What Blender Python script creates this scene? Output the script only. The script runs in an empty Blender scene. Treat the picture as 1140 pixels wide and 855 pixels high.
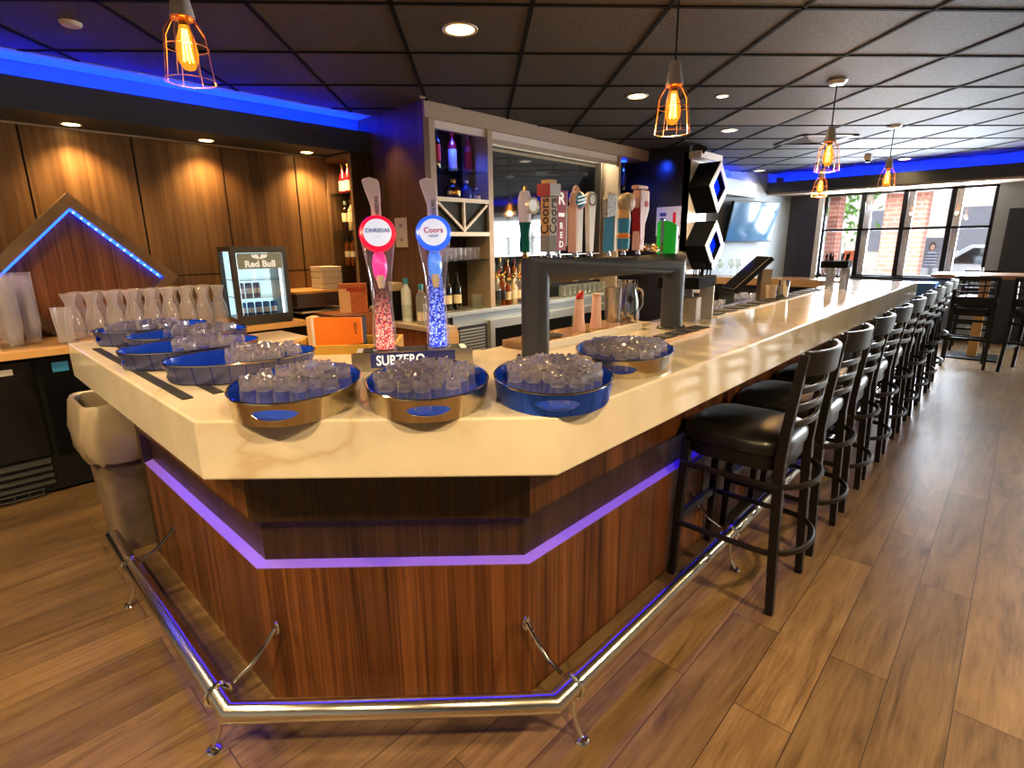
import bpy, math, random
from mathutils import Vector, Matrix
random.seed(11)
PI = math.pi
SC = bpy.context.scene
COL = SC.collection
cos, sin, rad = math.cos, math.sin, math.radians

# ------------------------------------------------------------------ mesh helper
class MB:
    def __init__(s):
        s.v = []; s.f = []; s.sm = []
    def add(s, vs, fs, sm=False, M=None):
        o = len(s.v)
        for p in vs:
            s.v.append(tuple(M @ Vector(p)) if M is not None else tuple(p))
        for f in fs:
            s.f.append([i + o for i in f]); s.sm.append(sm)
        return s
    def box(s, x0, x1, y0, y1, z0, z1, M=None):
        vs = [(x0,y0,z0),(x1,y0,z0),(x1,y1,z0),(x0,y1,z0),(x0,y0,z1),(x1,y0,z1),(x1,y1,z1),(x0,y1,z1)]
        fs = [(0,3,2,1),(4,5,6,7),(0,1,5,4),(1,2,6,5),(2,3,7,6),(3,0,4,7)]
        return s.add(vs, fs, False, M)
    def prism(s, poly, z0, z1, M=None, sm=False):
        n = len(poly)
        vs = [(p[0],p[1],z0) for p in poly] + [(p[0],p[1],z1) for p in poly]
        fs = [tuple(range(n-1,-1,-1)), tuple(range(n,2*n))]
        s.add(vs, fs, False, M)
        o = len(s.v) - 2*n
        for i in range(n):
            j = (i+1) % n
            s.f.append([o+i, o+j, o+n+j, o+n+i]); s.sm.append(sm)
        return s
    def tube(s, pts, r, n=8, closed=False, sm=True, ref=None, flat=1.0):
        pts = [Vector(p) for p in pts]; m = len(pts)
        rs = r if isinstance(r, (list, tuple)) else [r]*m
        tan = []
        for i in range(m):
            if closed: t = pts[(i+1) % m] - pts[i-1]
            elif i == 0: t = pts[1]-pts[0]
            elif i == m-1: t = pts[-1]-pts[-2]
            else: t = (pts[i+1]-pts[i]).normalized() + (pts[i]-pts[i-1]).normalized()
            tan.append(t.normalized())
        u = Vector(ref) if ref else (Vector((0,0,1)) if abs(tan[0].z) < .9 else Vector((1,0,0)))
        vs = []
        for i in range(m):
            t = tan[i]; u = (u - t*u.dot(t)).normalized(); w = t.cross(u)
            k = 1.0
            if 0 < i < m-1:
                c = (pts[i+1]-pts[i]).normalized().dot((pts[i]-pts[i-1]).normalized())
                k = 1.0
                miter = 1/max(.35, math.sqrt(max(0,(1+c)/2)))
            else: miter = 1.0
            side = None
            if miter > 1.02:
                a = (pts[i+1]-pts[i]).normalized(); b = (pts[i]-pts[i-1]).normalized()
                side = (a-b).normalized()
            off = PI/4 if n == 4 else 0
            for q in range(n):
                a = 2*PI*q/n + off
                d = (u*cos(a) + w*sin(a)*flat)*rs[i]
                if side is not None: d = d + side*(d.dot(side))*(miter-1)
                vs.append(tuple(pts[i]+d))
        fs = []
        for i in range(m if closed else m-1):
            i2 = (i+1) % m
            for q in range(n):
                q2 = (q+1) % n
                fs.append((i*n+q, i*n+q2, i2*n+q2, i2*n+q))
        s.add(vs, fs, sm and n > 4)
        if not closed:
            o = len(s.v)-len(vs)
            s.f.append([o+q for q in range(n-1,-1,-1)]); s.sm.append(False)
            s.f.append([o+(m-1)*n+q for q in range(n)]); s.sm.append(False)
        return s
    def lathe(s, prof, n=16, M=None, sm=True, sx=1, sy=1, power=2):
        vs = []; rows = []
        for (r, z) in prof:
            if r < 1e-6:
                rows.append([len(vs)]); vs.append((0,0,z))
            else:
                row = []
                for q in range(n):
                    a = 2*PI*q/n; c, d = cos(a), sin(a)
                    if power != 2:
                        k = (abs(c)**power + abs(d)**power)**(-1/power); c *= k; d *= k
                    row.append(len(vs)); vs.append((r*c*sx, r*d*sy, z))
                rows.append(row)
        fs = []
        for A, B in zip(rows, rows[1:]):
            for q in range(n):
                q2 = (q+1) % n
                if len(A) == 1 and len(B) == 1: continue
                if len(A) == 1: fs.append((A[0], B[q2], B[q]))
                elif len(B) == 1: fs.append((A[q], A[q2], B[0]))
                else: fs.append((A[q], A[q2], B[q2], B[q]))
        return s.add(vs, fs, sm, M)
    def beam(s, p0, p1, w, h, up=(0,0,1)):
        p0, p1 = Vector(p0), Vector(p1); t = (p1-p0).normalized(); up = Vector(up)
        side = t.cross(up).normalized(); up = side.cross(t)
        vs = []
        for p in (p0, p1):
            for a, b in ((-1,-1),(1,-1),(1,1),(-1,1)):
                vs.append(tuple(p + side*a*w/2 + up*b*h/2))
        return s.add(vs, [(0,1,2,3),(7,6,5,4),(0,4,5,1),(1,5,6,2),(2,6,7,3),(3,7,4,0)])
    def build(s, name, mat, parent=None, bevel=0, world=False, seg=2):
        me = bpy.data.meshes.new(name)
        me.from_pydata(s.v, [], s.f)
        me.polygons.foreach_set('use_smooth', s.sm)
        me.validate(); me.update()
        if any(s.sm): me.set_sharp_from_angle(angle=rad(42))
        if mat: me.materials.append(mat)
        o = bpy.data.objects.new(name, me); COL.objects.link(o)
        if parent is not None: attach(o, parent, world)
        if bevel:
            b = o.modifiers.new('bevel', 'BEVEL'); b.width = bevel; b.segments = seg; b.limit_method = 'ANGLE'
            b.angle_limit = rad(40)
        return o

def mat_of(o):
    return Matrix.Translation(o.location) @ o.rotation_euler.to_matrix().to_4x4()
def attach(o, parent, world=False):
    o.parent = parent
    if world:
        M = mat_of(parent)
        if parent.parent: M = mat_of(parent.parent) @ parent.matrix_parent_inverse @ M if False else M
        root = parent
        while root.parent: root = root.parent
        if root is parent: o.matrix_parent_inverse = mat_of(parent).inverted()
        # a sub-part of a world-built part needs no correction: the part's own frame is the world frame

def tag(o, label, cat, group=None, kind=None):
    o['label'] = label; o['category'] = cat
    if group: o['group'] = group
    if kind: o['kind'] = kind
    return o
def thing(name, label, cat, loc=(0,0,0), rz=0, group=None):
    o = bpy.data.objects.new(name, None); COL.objects.link(o)
    o.empty_display_size = .1
    o.location = loc; o.rotation_euler = (0,0,rz)
    return tag(o, label, cat, group)
def struct(o):
    o['kind'] = 'structure'; return o
def copy_tree(o, parent=None):
    c = o.copy(); COL.objects.link(c)
    if parent is not None: c.parent = parent
    for ch in list(o.children): copy_tree(ch, c)
    return c
def dup(o, loc, rz=0, label=None, group=None):
    c = copy_tree(o); c.location = loc; c.rotation_euler = (0,0,rz)
    if label: c['label'] = label
    if group: c['group'] = group
    return c
def T(x,y,z): return Matrix.Translation((x,y,z))
def Rz(a): return Matrix.Rotation(a,4,'Z')
def Rx(a): return Matrix.Rotation(a,4,'X')
def Ry(a): return Matrix.Rotation(a,4,'Y')
ORD = ['first','second','third','fourth','fifth','sixth','seventh','eighth','ninth','tenth','eleventh','twelfth','thirteenth','fourteenth','fifteenth','sixteenth','seventeenth','eighteenth','nineteenth','twentieth','twenty-first','twenty-second','twenty-third','twenty-fourth','twenty-fifth','twenty-sixth']

def text(name, body, size, mat, origin, right, up, parent=None, world=False, bold=.0, depth=.0008, align='CENTER', sx=1.0):
    cu = bpy.data.curves.new(name, 'FONT'); cu.body = body; cu.size = size
    cu.align_x = align; cu.align_y = 'CENTER'; cu.offset = bold*size; cu.extrude = depth; cu.resolution_u = 3
    tmp = bpy.data.objects.new('tmp', cu); COL.objects.link(tmp)
    dg = bpy.context.evaluated_depsgraph_get()
    me = bpy.data.meshes.new_from_object(tmp.evaluated_get(dg))
    bpy.data.objects.remove(tmp)
    r = Vector(right).normalized(); u = Vector(up); u = (u - r*u.dot(r)).normalized(); n = r.cross(u)
    M = Matrix(((r.x*sx,u.x,n.x,origin[0]),(r.y*sx,u.y,n.y,origin[1]),(r.z*sx,u.z,n.z,origin[2]),(0,0,0,1)))
    me.transform(M); me.materials.clear(); me.materials.append(mat); me.name = name
    o = bpy.data.objects.new(name, me); COL.objects.link(o)
    if parent is not None: attach(o, parent, world)
    return o

# ------------------------------------------------------------------ materials
def newmat(name):
    m = bpy.data.materials.new(name); m.use_nodes = True
    nt = m.node_tree; nt.nodes.clear()
    out = nt.nodes.new('ShaderNodeOutputMaterial')
    return m, nt, out
def N(nt, typ, **kw):
    n = nt.nodes.new(typ)
    for k, v in kw.items():
        if k in n.inputs.keys() if hasattr(n.inputs,'keys') else False: n.inputs[k].default_value = v
        else: setattr(n, k, v)
    return n
def L(nt, a, b): nt.links.new(a, b)
def srgb(r,g,b):
    f = lambda c: (c/255/12.92) if c/255 <= .04045 else ((c/255+.055)/1.055)**2.4
    return (f(r),f(g),f(b),1)
def pbr(name, col, rough=.5, metal=0, emis=None, estr=0, spec=.5, coat=0, bump=0, bscale=200, var=0, vscale=8, aniso=None):
    m, nt, out = newmat(name)
    p = N(nt, 'ShaderNodeBsdfPrincipled')
    p.inputs['Base Color'].default_value = col; p.inputs['Roughness'].default_value = rough
    p.inputs['Metallic'].default_value = metal; p.inputs['Specular IOR Level'].default_value = spec
    if coat: p.inputs['Coat Weight'].default_value = coat; p.inputs['Coat Roughness'].default_value = .1
    if emis: p.inputs['Emission Color'].default_value = emis; p.inputs['Emission Strength'].default_value = estr
    if var:
        tc = N(nt,'ShaderNodeTexCoord'); mp = N(nt,'ShaderNodeMapping')
        L(nt, tc.outputs['Object'], mp.inputs[0])
        if aniso: mp.inputs['Scale'].default_value = aniso
        nz = N(nt,'ShaderNodeTexNoise'); nz.inputs['Scale'].default_value = vscale; nz.inputs['Detail'].default_value = 5
        L(nt, mp.outputs[0], nz.inputs['Vector'])
        mx = N(nt,'ShaderNodeMix'); mx.data_type = 'RGBA'
        mx.inputs[6].default_value = tuple(c*(1-var) for c in col[:3])+(1,)
        mx.inputs[7].default_value = tuple(min(1,c*(1+var)) for c in col[:3])+(1,)
        L(nt, nz.outputs['Fac'], mx.inputs[0]); L(nt, mx.outputs[2], p.inputs['Base Color'])
    if bump:
        nb = N(nt,'ShaderNodeTexNoise'); nb.inputs['Scale'].default_value = bscale
        tb = N(nt,'ShaderNodeTexCoord'); L(nt, tb.outputs['Object'], nb.inputs['Vector'])
        bp = N(nt,'ShaderNodeBump'); bp.inputs['Strength'].default_value = bump; bp.inputs['Distance'].default_value = .004
        L(nt, nb.outputs['Fac'], bp.inputs['Height']); L(nt, bp.outputs[0], p.inputs['Normal'])
    L(nt, p.outputs[0], out.inputs[0])
    return m
def emit(name, col, s):
    m, nt, out = newmat(name); e = N(nt,'ShaderNodeEmission')
    e.inputs[0].default_value = col; e.inputs[1].default_value = s
    L(nt, e.outputs[0], out.inputs[0]); return m
def ramp(nt, stops):
    r = N(nt,'ShaderNodeValToRGB'); el = r.color_ramp.elements
    while len(el) < len(stops): el.new(.5)
    for e, (p, c) in zip(el, stops): e.position = p; e.color = c
    return r
def wood(name, dark, mid, light, scale=(14,14,.9), rough=.38, fine=1.0, seed=0, coat=0, wave=True):
    """straight-grained veneer; the grain runs along the axis with the small scale"""
    m, nt, out = newmat(name); p = N(nt,'ShaderNodeBsdfPrincipled')
    tc = N(nt,'ShaderNodeTexCoord'); mp = N(nt,'ShaderNodeMapping')
    mp.inputs['Scale'].default_value = scale; mp.inputs['Location'].default_value = (seed*3.1, seed*1.7, seed*.9)
    L(nt, tc.outputs['Object'], mp.inputs[0])
    n1 = N(nt,'ShaderNodeTexNoise'); n1.inputs['Scale'].default_value = 1.0; n1.inputs['Detail'].default_value = 8; n1.inputs['Roughness'].default_value = .6; n1.inputs['Distortion'].default_value = .6
    L(nt, mp.outputs[0], n1.inputs['Vector'])
    mp2 = N(nt,'ShaderNodeMapping'); mp2.inputs['Scale'].default_value = tuple(a*7*fine if a > 3 else a*2.2 for a in scale)
    L(nt, tc.outputs['Object'], mp2.inputs[0])
    n2 = N(nt,'ShaderNodeTexNoise'); n2.inputs['Scale'].default_value = 1.0; n2.inputs['Detail'].default_value = 3
    L(nt, mp2.outputs[0], n2.inputs['Vector'])
    ma = N(nt,'ShaderNodeMath'); ma.operation = 'MULTIPLY_ADD'; ma.inputs[1].default_value = .45
    mb = N(nt,'ShaderNodeMath'); mb.operation = 'MULTIPLY'; mb.inputs[1].default_value = .62
    L(nt, n1.outputs['Fac'], mb.inputs[0]); L(nt, n2.outputs['Fac'], ma.inputs[0]); L(nt, mb.outputs[0], ma.inputs[2])
    rp = ramp(nt, [(.36,dark),(.52,mid),(.68,light)])
    L(nt, ma.outputs[0], rp.inputs[0]); L(nt, rp.outputs[0], p.inputs['Base Color'])
    p.inputs['Roughness'].default_value = rough
    if coat: p.inputs['Coat Weight'].default_value = coat; p.inputs['Coat Roughness'].default_value = .15
    L(nt, p.outputs[0], out.inputs[0]); return m
def glassy(name, tint=(1,1,1,1), rough=.02, trans=.45, ior=1.45):
    m, nt, out = newmat(name)
    g = N(nt,'ShaderNodeBsdfGlass'); g.inputs['Color'].default_value = tint; g.inputs['Roughness'].default_value = rough; g.inputs['IOR'].default_value = ior
    t = N(nt,'ShaderNodeBsdfTransparent'); t.inputs[0].default_value = tint
    mx = N(nt,'ShaderNodeMixShader'); mx.inputs[0].default_value = trans
    L(nt, g.outputs[0], mx.inputs[1]); L(nt, t.outputs[0], mx.inputs[2]); L(nt, mx.outputs[0], out.inputs[0]); return m
def sparkle(name):
    m, nt, out = newmat(name)
    g = N(nt,'ShaderNodeBsdfGlass'); g.inputs['Color'].default_value = (1,1,1,1); g.inputs['Roughness'].default_value = .0; g.inputs['IOR'].default_value = 1.42
    t = N(nt,'ShaderNodeBsdfTransparent')
    gl = N(nt,'ShaderNodeBsdfGlossy'); gl.inputs[1].default_value = .10
    d = N(nt,'ShaderNodeBsdfTranslucent'); d.inputs[0].default_value = (.95,.92,.96,1)
    a = N(nt,'ShaderNodeMixShader'); a.inputs[0].default_value = .25; L(nt, g.outputs[0], a.inputs[1]); L(nt, t.outputs[0], a.inputs[2])
    b = N(nt,'ShaderNodeMixShader'); b.inputs[0].default_value = .62; L(nt, gl.outputs[0], b.inputs[1]); L(nt, d.outputs[0], b.inputs[2])
    c = N(nt,'ShaderNodeMixShader'); c.inputs[0].default_value = .40; L(nt, a.outputs[0], c.inputs[1]); L(nt, b.outputs[0], c.inputs[2])
    L(nt, c.outputs[0], out.inputs[0]); return m
def thinwall(name, milky=.1, gloss=.1, tint=(.97,.97,1,1)):
    '''thin clear wall: see-through face on, denser and shinier where it turns edge on (Fresnel)'''
    m, nt, out = newmat(name)
    t = N(nt,'ShaderNodeBsdfTransparent'); t.inputs[0].default_value = tint
    g = N(nt,'ShaderNodeBsdfGlossy'); g.inputs[1].default_value = .06
    d = N(nt,'ShaderNodeBsdfDiffuse'); d.inputs[0].default_value = (.92,.92,.96,1)
    tr = N(nt,'ShaderNodeBsdfTranslucent'); tr.inputs[0].default_value = (.92,.92,.96,1)
    m0 = N(nt,'ShaderNodeMixShader'); L(nt, d.outputs[0], m0.inputs[1]); L(nt, tr.outputs[0], m0.inputs[2])
    lw = N(nt,'ShaderNodeLayerWeight'); lw.inputs['Blend'].default_value = .5
    fr = N(nt,'ShaderNodeMath'); fr.operation = 'POWER'; fr.inputs[1].default_value = 4.0; L(nt, lw.outputs['Facing'], fr.inputs[0])
    a1 = N(nt,'ShaderNodeMath'); a1.operation = 'MULTIPLY_ADD'; a1.use_clamp = True; a1.inputs[1].default_value = .55; a1.inputs[2].default_value = milky; L(nt, fr.outputs[0], a1.inputs[0])
    a2 = N(nt,'ShaderNodeMath'); a2.operation = 'MULTIPLY_ADD'; a2.use_clamp = True; a2.inputs[1].default_value = .55; a2.inputs[2].default_value = gloss; L(nt, fr.outputs[0], a2.inputs[0])
    x1 = N(nt,'ShaderNodeMixShader'); L(nt, a1.outputs[0], x1.inputs[0]); L(nt, t.outputs[0], x1.inputs[1]); L(nt, m0.outputs[0], x1.inputs[2])
    x2 = N(nt,'ShaderNodeMixShader'); L(nt, a2.outputs[0], x2.inputs[0]); L(nt, x1.outputs[0], x2.inputs[1]); L(nt, g.outputs[0], x2.inputs[2])
    L(nt, x2.outputs[0], out.inputs[0]); return m
def plastic_clear(name, tint=(.9,.9,.95,1), clear=.6, diff=.35):
    m, nt, out = newmat(name)
    t = N(nt,'ShaderNodeBsdfTransparent'); t.inputs[0].default_value = (.97,.97,.99,1)
    d = N(nt,'ShaderNodeBsdfDiffuse'); d.inputs[0].default_value = tint
    tr = N(nt,'ShaderNodeBsdfTranslucent'); tr.inputs[0].default_value = tint
    g = N(nt,'ShaderNodeBsdfGlossy'); g.inputs[1].default_value = .08
    m0 = N(nt,'ShaderNodeMixShader'); m0.inputs[0].default_value = .5
    L(nt, d.outputs[0], m0.inputs[1]); L(nt, tr.outputs[0], m0.inputs[2])
    m1 = N(nt,'ShaderNodeMixShader'); m1.inputs[0].default_value = diff
    L(nt, g.outputs[0], m1.inputs[1]); L(nt, m0.outputs[0], m1.inputs[2])
    m2 = N(nt,'ShaderNodeMixShader'); m2.inputs[0].default_value = clear
    L(nt, m1.outputs[0], m2.inputs[1]); L(nt, t.outputs[0], m2.inputs[2]); L(nt, m2.outputs[0], out.inputs[0]); return m
def thin_glass(name, tint=(.95,.97,1,1), gloss=.06, rough=.0):
    m, nt, out = newmat(name)
    t = N(nt,'ShaderNodeBsdfTransparent'); t.inputs[0].default_value = tint
    g = N(nt,'ShaderNodeBsdfGlossy'); g.inputs[1].default_value = rough
    mx = N(nt,'ShaderNodeMixShader'); mx.inputs[0].default_value = gloss
    L(nt, t.outputs[0], mx.inputs[1]); L(nt, g.outputs[0], mx.inputs[2]); L(nt, mx.outputs[0], out.inputs[0]); return m

def floor_mat():
    m, nt, out = newmat('vinyl planks'); p = N(nt,'ShaderNodeBsdfPrincipled')
    tc = N(nt,'ShaderNodeTexCoord'); mp = N(nt,'ShaderNodeMapping'); mp.inputs['Location'].default_value = (.4,.05,0)
    L(nt, tc.outputs['Object'], mp.inputs[0])
    br = N(nt,'ShaderNodeTexBrick'); br.offset = .37; br.inputs['Scale'].default_value = 1
    br.inputs['Brick Width'].default_value = 1.22; br.inputs['Row Height'].default_value = .18
    br.inputs['Mortar Size'].default_value = .0016; br.inputs['Mortar Smooth'].default_value = .1
    br.inputs['Color1'].default_value = (.0,.0,.0,1); br.inputs['Color2'].default_value = (1,1,1,1); br.inputs['Mortar'].default_value = (.5,.5,.5,1)
    L(nt, mp.outputs[0], br.inputs['Vector'])
    # grain, shifted plank by plank
    sh = N(nt,'ShaderNodeVectorMath'); sh.operation = 'SCALE'; sh.inputs['Scale'].default_value = 9
    L(nt, br.outputs['Color'], sh.inputs[0])
    ad = N(nt,'ShaderNodeVectorMath'); ad.operation = 'ADD'
    L(nt, mp.outputs[0], ad.inputs[0]); L(nt, sh.outputs[0], ad.inputs[1])
    m2 = N(nt,'ShaderNodeMapping'); m2.inputs['Scale'].default_value = (1.5,9,1); L(nt, ad.outputs[0], m2.inputs[0])
    n1 = N(nt,'ShaderNodeTexNoise'); n1.inputs['Scale'].default_value = 1.3; n1.inputs['Detail'].default_value = 7; n1.inputs['Distortion'].default_value = 1.3; n1.inputs['Roughness'].default_value = .62
    L(nt, m2.outputs[0], n1.inputs['Vector'])
    m3 = N(nt,'ShaderNodeMapping'); m3.inputs['Scale'].default_value = (3,70,1); L(nt, ad.outputs[0], m3.inputs[0])
    n2 = N(nt,'ShaderNodeTexNoise'); n2.inputs['Scale'].default_value = 1.5; n2.inputs['Detail'].default_value = 3; L(nt, m3.outputs[0], n2.inputs['Vector'])
    mm = N(nt,'ShaderNodeMath'); mm.operation = 'MULTIPLY_ADD'; mm.inputs[1].default_value = .3
    m7 = N(nt,'ShaderNodeMath'); m7.operation = 'MULTIPLY'; m7.inputs[1].default_value = .7
    L(nt, n1.outputs['Fac'], m7.inputs[0]); L(nt, n2.outputs['Fac'], mm.inputs[0]); L(nt, m7.outputs[0], mm.inputs[2])
    rp = ramp(nt, [(.30,(.060,.035,.013,1)),(.48,(.150,.094,.042,1)),(.70,(.225,.152,.075,1))])
    L(nt, mm.outputs[0], rp.inputs[0])
    tone = N(nt,'ShaderNodeMix'); tone.data_type = 'RGBA'; tone.blend_type = 'MULTIPLY'; tone.inputs[0].default_value = 1
    tr = ramp(nt, [(0,(.74,.72,.70,1)),(1,(1.14,1.12,1.10,1))]); L(nt, br.outputs['Color'], tr.inputs[0])
    L(nt, rp.outputs[0], tone.inputs[6]); L(nt, tr.outputs[0], tone.inputs[7])
    mo = N(nt,'ShaderNodeMix'); mo.data_type = 'RGBA'; mo.inputs[7].default_value = (.03,.017,.008,1)
    L(nt, br.outputs['Fac'], mo.inputs[0]); L(nt, tone.outputs[2], mo.inputs[6])
    L(nt, mo.outputs[2], p.inputs['Base Color'])
    rr = N(nt,'ShaderNodeMapRange'); rr.inputs[3].default_value = .30; rr.inputs[4].default_value = .48
    L(nt, n2.outputs['Fac'], rr.inputs[0]); L(nt, rr.outputs[0], p.inputs['Roughness'])
    bp = N(nt,'ShaderNodeBump'); bp.inputs['Strength'].default_value = .25; bp.inputs['Distance'].default_value = .002
    L(nt, n2.outputs['Fac'], bp.inputs['Height']); L(nt, bp.outputs[0], p.inputs['Normal'])
    L(nt, p.outputs[0], out.inputs[0]); return m
def quartz_mat():
    m, nt, out = newmat('veined quartz'); p = N(nt,'ShaderNodeBsdfPrincipled')
    tc = N(nt,'ShaderNodeTexCoord')
    nz = N(nt,'ShaderNodeTexNoise'); nz.inputs['Scale'].default_value = 1.6; nz.inputs['Detail'].default_value = 4; nz.inputs['Distortion'].default_value = .8
    L(nt, tc.outputs['Object'], nz.inputs['Vector'])
    sub = N(nt,'ShaderNodeMath'); sub.operation = 'SUBTRACT'; sub.inputs[1].default_value = .5; L(nt, nz.outputs['Fac'], sub.inputs[0])
    ab = N(nt,'ShaderNodeMath'); ab.operation = 'ABSOLUTE'; L(nt, sub.outputs[0], ab.inputs[0])
    rp = ramp(nt, [(0,(1,1,1,1)),(.012,(.35,.35,.35,1)),(.03,(0,0,0,1))]); L(nt, ab.outputs[0], rp.inputs[0])
    n2 = N(nt,'ShaderNodeTexNoise'); n2.inputs['Scale'].default_value = 1.1; L(nt, tc.outputs['Object'], n2.inputs['Vector'])
    r2 = ramp(nt, [(.48,(0,0,0,1)),(.66,(1,1,1,1))]); L(nt, n2.outputs['Fac'], r2.inputs[0])
    mu = N(nt,'ShaderNodeMath'); mu.operation = 'MULTIPLY'; L(nt, rp.outputs[0], mu.inputs[0]); L(nt, r2.outputs[0], mu.inputs[1])
    n3 = N(nt,'ShaderNodeTexNoise'); n3.inputs['Scale'].default_value = 5; n3.inputs['Detail'].default_value = 6; L(nt, tc.outputs['Object'], n3.inputs['Vector'])
    base = ramp(nt, [(.3,(.54,.48,.38,1)),(.7,(.62,.56,.455,1))]); L(nt, n3.outputs['Fac'], base.inputs[0])
    mx = N(nt,'ShaderNodeMix'); mx.data_type = 'RGBA'; mx.inputs[7].default_value = (.50,.40,.28,1)
    L(nt, mu.outputs[0], mx.inputs[0]); L(nt, base.outputs[0], mx.inputs[6]); L(nt, mx.outputs[2], p.inputs['Base Color'])
    p.inputs['Roughness'].default_value = .12
    L(nt, p.outputs[0], out.inputs[0]); return m
def ceil_mat():
    m, nt, out = newmat('black acoustic tile'); p = N(nt,'ShaderNodeBsdfPrincipled')
    tc = N(nt,'ShaderNodeTexCoord')
    nz = N(nt,'ShaderNodeTexNoise'); nz.inputs['Scale'].default_value = 130; nz.inputs['Detail'].default_value = 3; L(nt, tc.outputs['Object'], nz.inputs['Vector'])
    rp = ramp(nt, [(.35,(.040,.037,.034,1)),(.62,(.092,.086,.079,1))]); L(nt, nz.outputs['Fac'], rp.inputs[0]); L(nt, rp.outputs[0], p.inputs['Base Color'])
    bp = N(nt,'ShaderNodeBump'); bp.inputs['Strength'].default_value = .5; bp.inputs['Distance'].default_value = .004
    L(nt, nz.outputs['Fac'], bp.inputs['Height']); L(nt, bp.outputs[0], p.inputs['Normal'])
    p.inputs['Roughness'].default_value = .7
    L(nt, p.outputs[0], out.inputs[0]); return m
def brick_mat():
    m, nt, out = newmat('red brick'); p = N(nt,'ShaderNodeBsdfPrincipled')
    tc = N(nt,'ShaderNodeTexCoord'); sp = N(nt,'ShaderNodeSeparateXYZ'); L(nt, tc.outputs['Object'], sp.inputs[0])
    ad = N(nt,'ShaderNodeMath'); L(nt, sp.outputs[0], ad.inputs[0]); L(nt, sp.outputs[1], ad.inputs[1])
    cb = N(nt,'ShaderNodeCombineXYZ'); L(nt, ad.outputs[0], cb.inputs[0]); L(nt, sp.outputs[2], cb.inputs[1])
    br = N(nt,'ShaderNodeTexBrick'); br.inputs['Scale'].default_value = 1; br.inputs['Brick Width'].default_value = .22; br.inputs['Row Height'].default_value = .075
    br.inputs['Mortar Size'].default_value = .012
    br.inputs['Color1'].default_value = (.40,.15,.10,1); br.inputs['Color2'].default_value = (.46,.19,.13,1); br.inputs['Mortar'].default_value = (.50,.33,.27,1)
    L(nt, cb.outputs[0], br.inputs['Vector']); L(nt, br.outputs['Color'], p.inputs['Base Color']); p.inputs['Roughness'].default_value = .85
    L(nt, p.outputs[0], out.inputs[0]); return m
def tray_pattern(name, base, line, rough=.3, metal=.7):
    """metal band printed with fine slanted blue strokes between upright blue lines"""
    m, nt, out = newmat(name); p = N(nt,'ShaderNodeBsdfPrincipled')
    tc = N(nt,'ShaderNodeTexCoord'); sp = N(nt,'ShaderNodeSeparateXYZ'); L(nt, tc.outputs['Object'], sp.inputs[0])
    at = N(nt,'ShaderNodeMath'); at.operation = 'ARCTAN2'; L(nt, sp.outputs[1], at.inputs[0]); L(nt, sp.outputs[0], at.inputs[1])
    w1 = N(nt,'ShaderNodeMath'); w1.operation = 'MULTIPLY'; w1.inputs[1].default_value = 22/(2*PI)*2; L(nt, at.outputs[0], w1.inputs[0])
    pp = N(nt,'ShaderNodeMath'); pp.operation = 'PINGPONG'; pp.inputs[1].default_value = 1; L(nt, w1.outputs[0], pp.inputs[0])
    ln = N(nt,'ShaderNodeMath'); ln.operation = 'GREATER_THAN'; ln.inputs[1].default_value = .93; L(nt, pp.outputs[0], ln.inputs[0])
    zz = N(nt,'ShaderNodeMath'); zz.operation = 'MULTIPLY_ADD'; zz.inputs[1].default_value = 160; L(nt, sp.outputs[2], zz.inputs[0])
    p8 = N(nt,'ShaderNodeMath'); p8.operation = 'MULTIPLY'; p8.inputs[1].default_value = 5; L(nt, pp.outputs[0], p8.inputs[0]); L(nt, p8.outputs[0], zz.inputs[2])
    fr = N(nt,'ShaderNodeMath'); fr.operation = 'FRACT'; L(nt, zz.outputs[0], fr.inputs[0])
    g2 = N(nt,'ShaderNodeMath'); g2.operation = 'GREATER_THAN'; g2.inputs[1].default_value = .55; L(nt, fr.outputs[0], g2.inputs[0])
    mxm = N(nt,'ShaderNodeMath'); mxm.operation = 'MAXIMUM'; L(nt, ln.outputs[0], mxm.inputs[0]); L(nt, g2.outputs[0], mxm.inputs[1])
    mx = N(nt,'ShaderNodeMix'); mx.data_type = 'RGBA'; mx.inputs[6].default_value = base; mx.inputs[7].default_value = line
    L(nt, mxm.outputs[0], mx.inputs[0]); L(nt, mx.outputs[2], p.inputs['Base Color'])
    p.inputs['Roughness'].default_value = rough; p.inputs['Metallic'].default_value = metal
    L(nt, p.outputs[0], out.inputs[0]); return m
def glitter(name, c1, c2, c3, z0, z1, s=1.2):
    m, nt, out = newmat(name)
    tc = N(nt,'ShaderNodeTexCoord'); vo = N(nt,'ShaderNodeTexVoronoi'); vo.inputs['Scale'].default_value = 210
    L(nt, tc.outputs['Object'], vo.inputs['Vector'])
    sp = N(nt,'ShaderNodeSeparateColor'); L(nt, vo.outputs['Color'], sp.inputs[0])
    rp = ramp(nt, [(.0,(.02,.01,.08,1)),(.32,c1),(.62,c2),(.86,c3)]); L(nt, sp.outputs[0], rp.inputs[0])
    sx = N(nt,'ShaderNodeSeparateXYZ'); L(nt, tc.outputs['Object'], sx.inputs[0])
    mr = N(nt,'ShaderNodeMapRange'); mr.inputs[1].default_value = z0; mr.inputs[2].default_value = z1; mr.inputs[3].default_value = s; mr.inputs[4].default_value = s*.12
    L(nt, sx.outputs[2], mr.inputs[0])
    e = N(nt,'ShaderNodeEmission'); L(nt, rp.outputs[0], e.inputs[0]); L(nt, mr.outputs[0], e.inputs[1])
    L(nt, e.outputs[0], out.inputs[0]); return m
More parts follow.
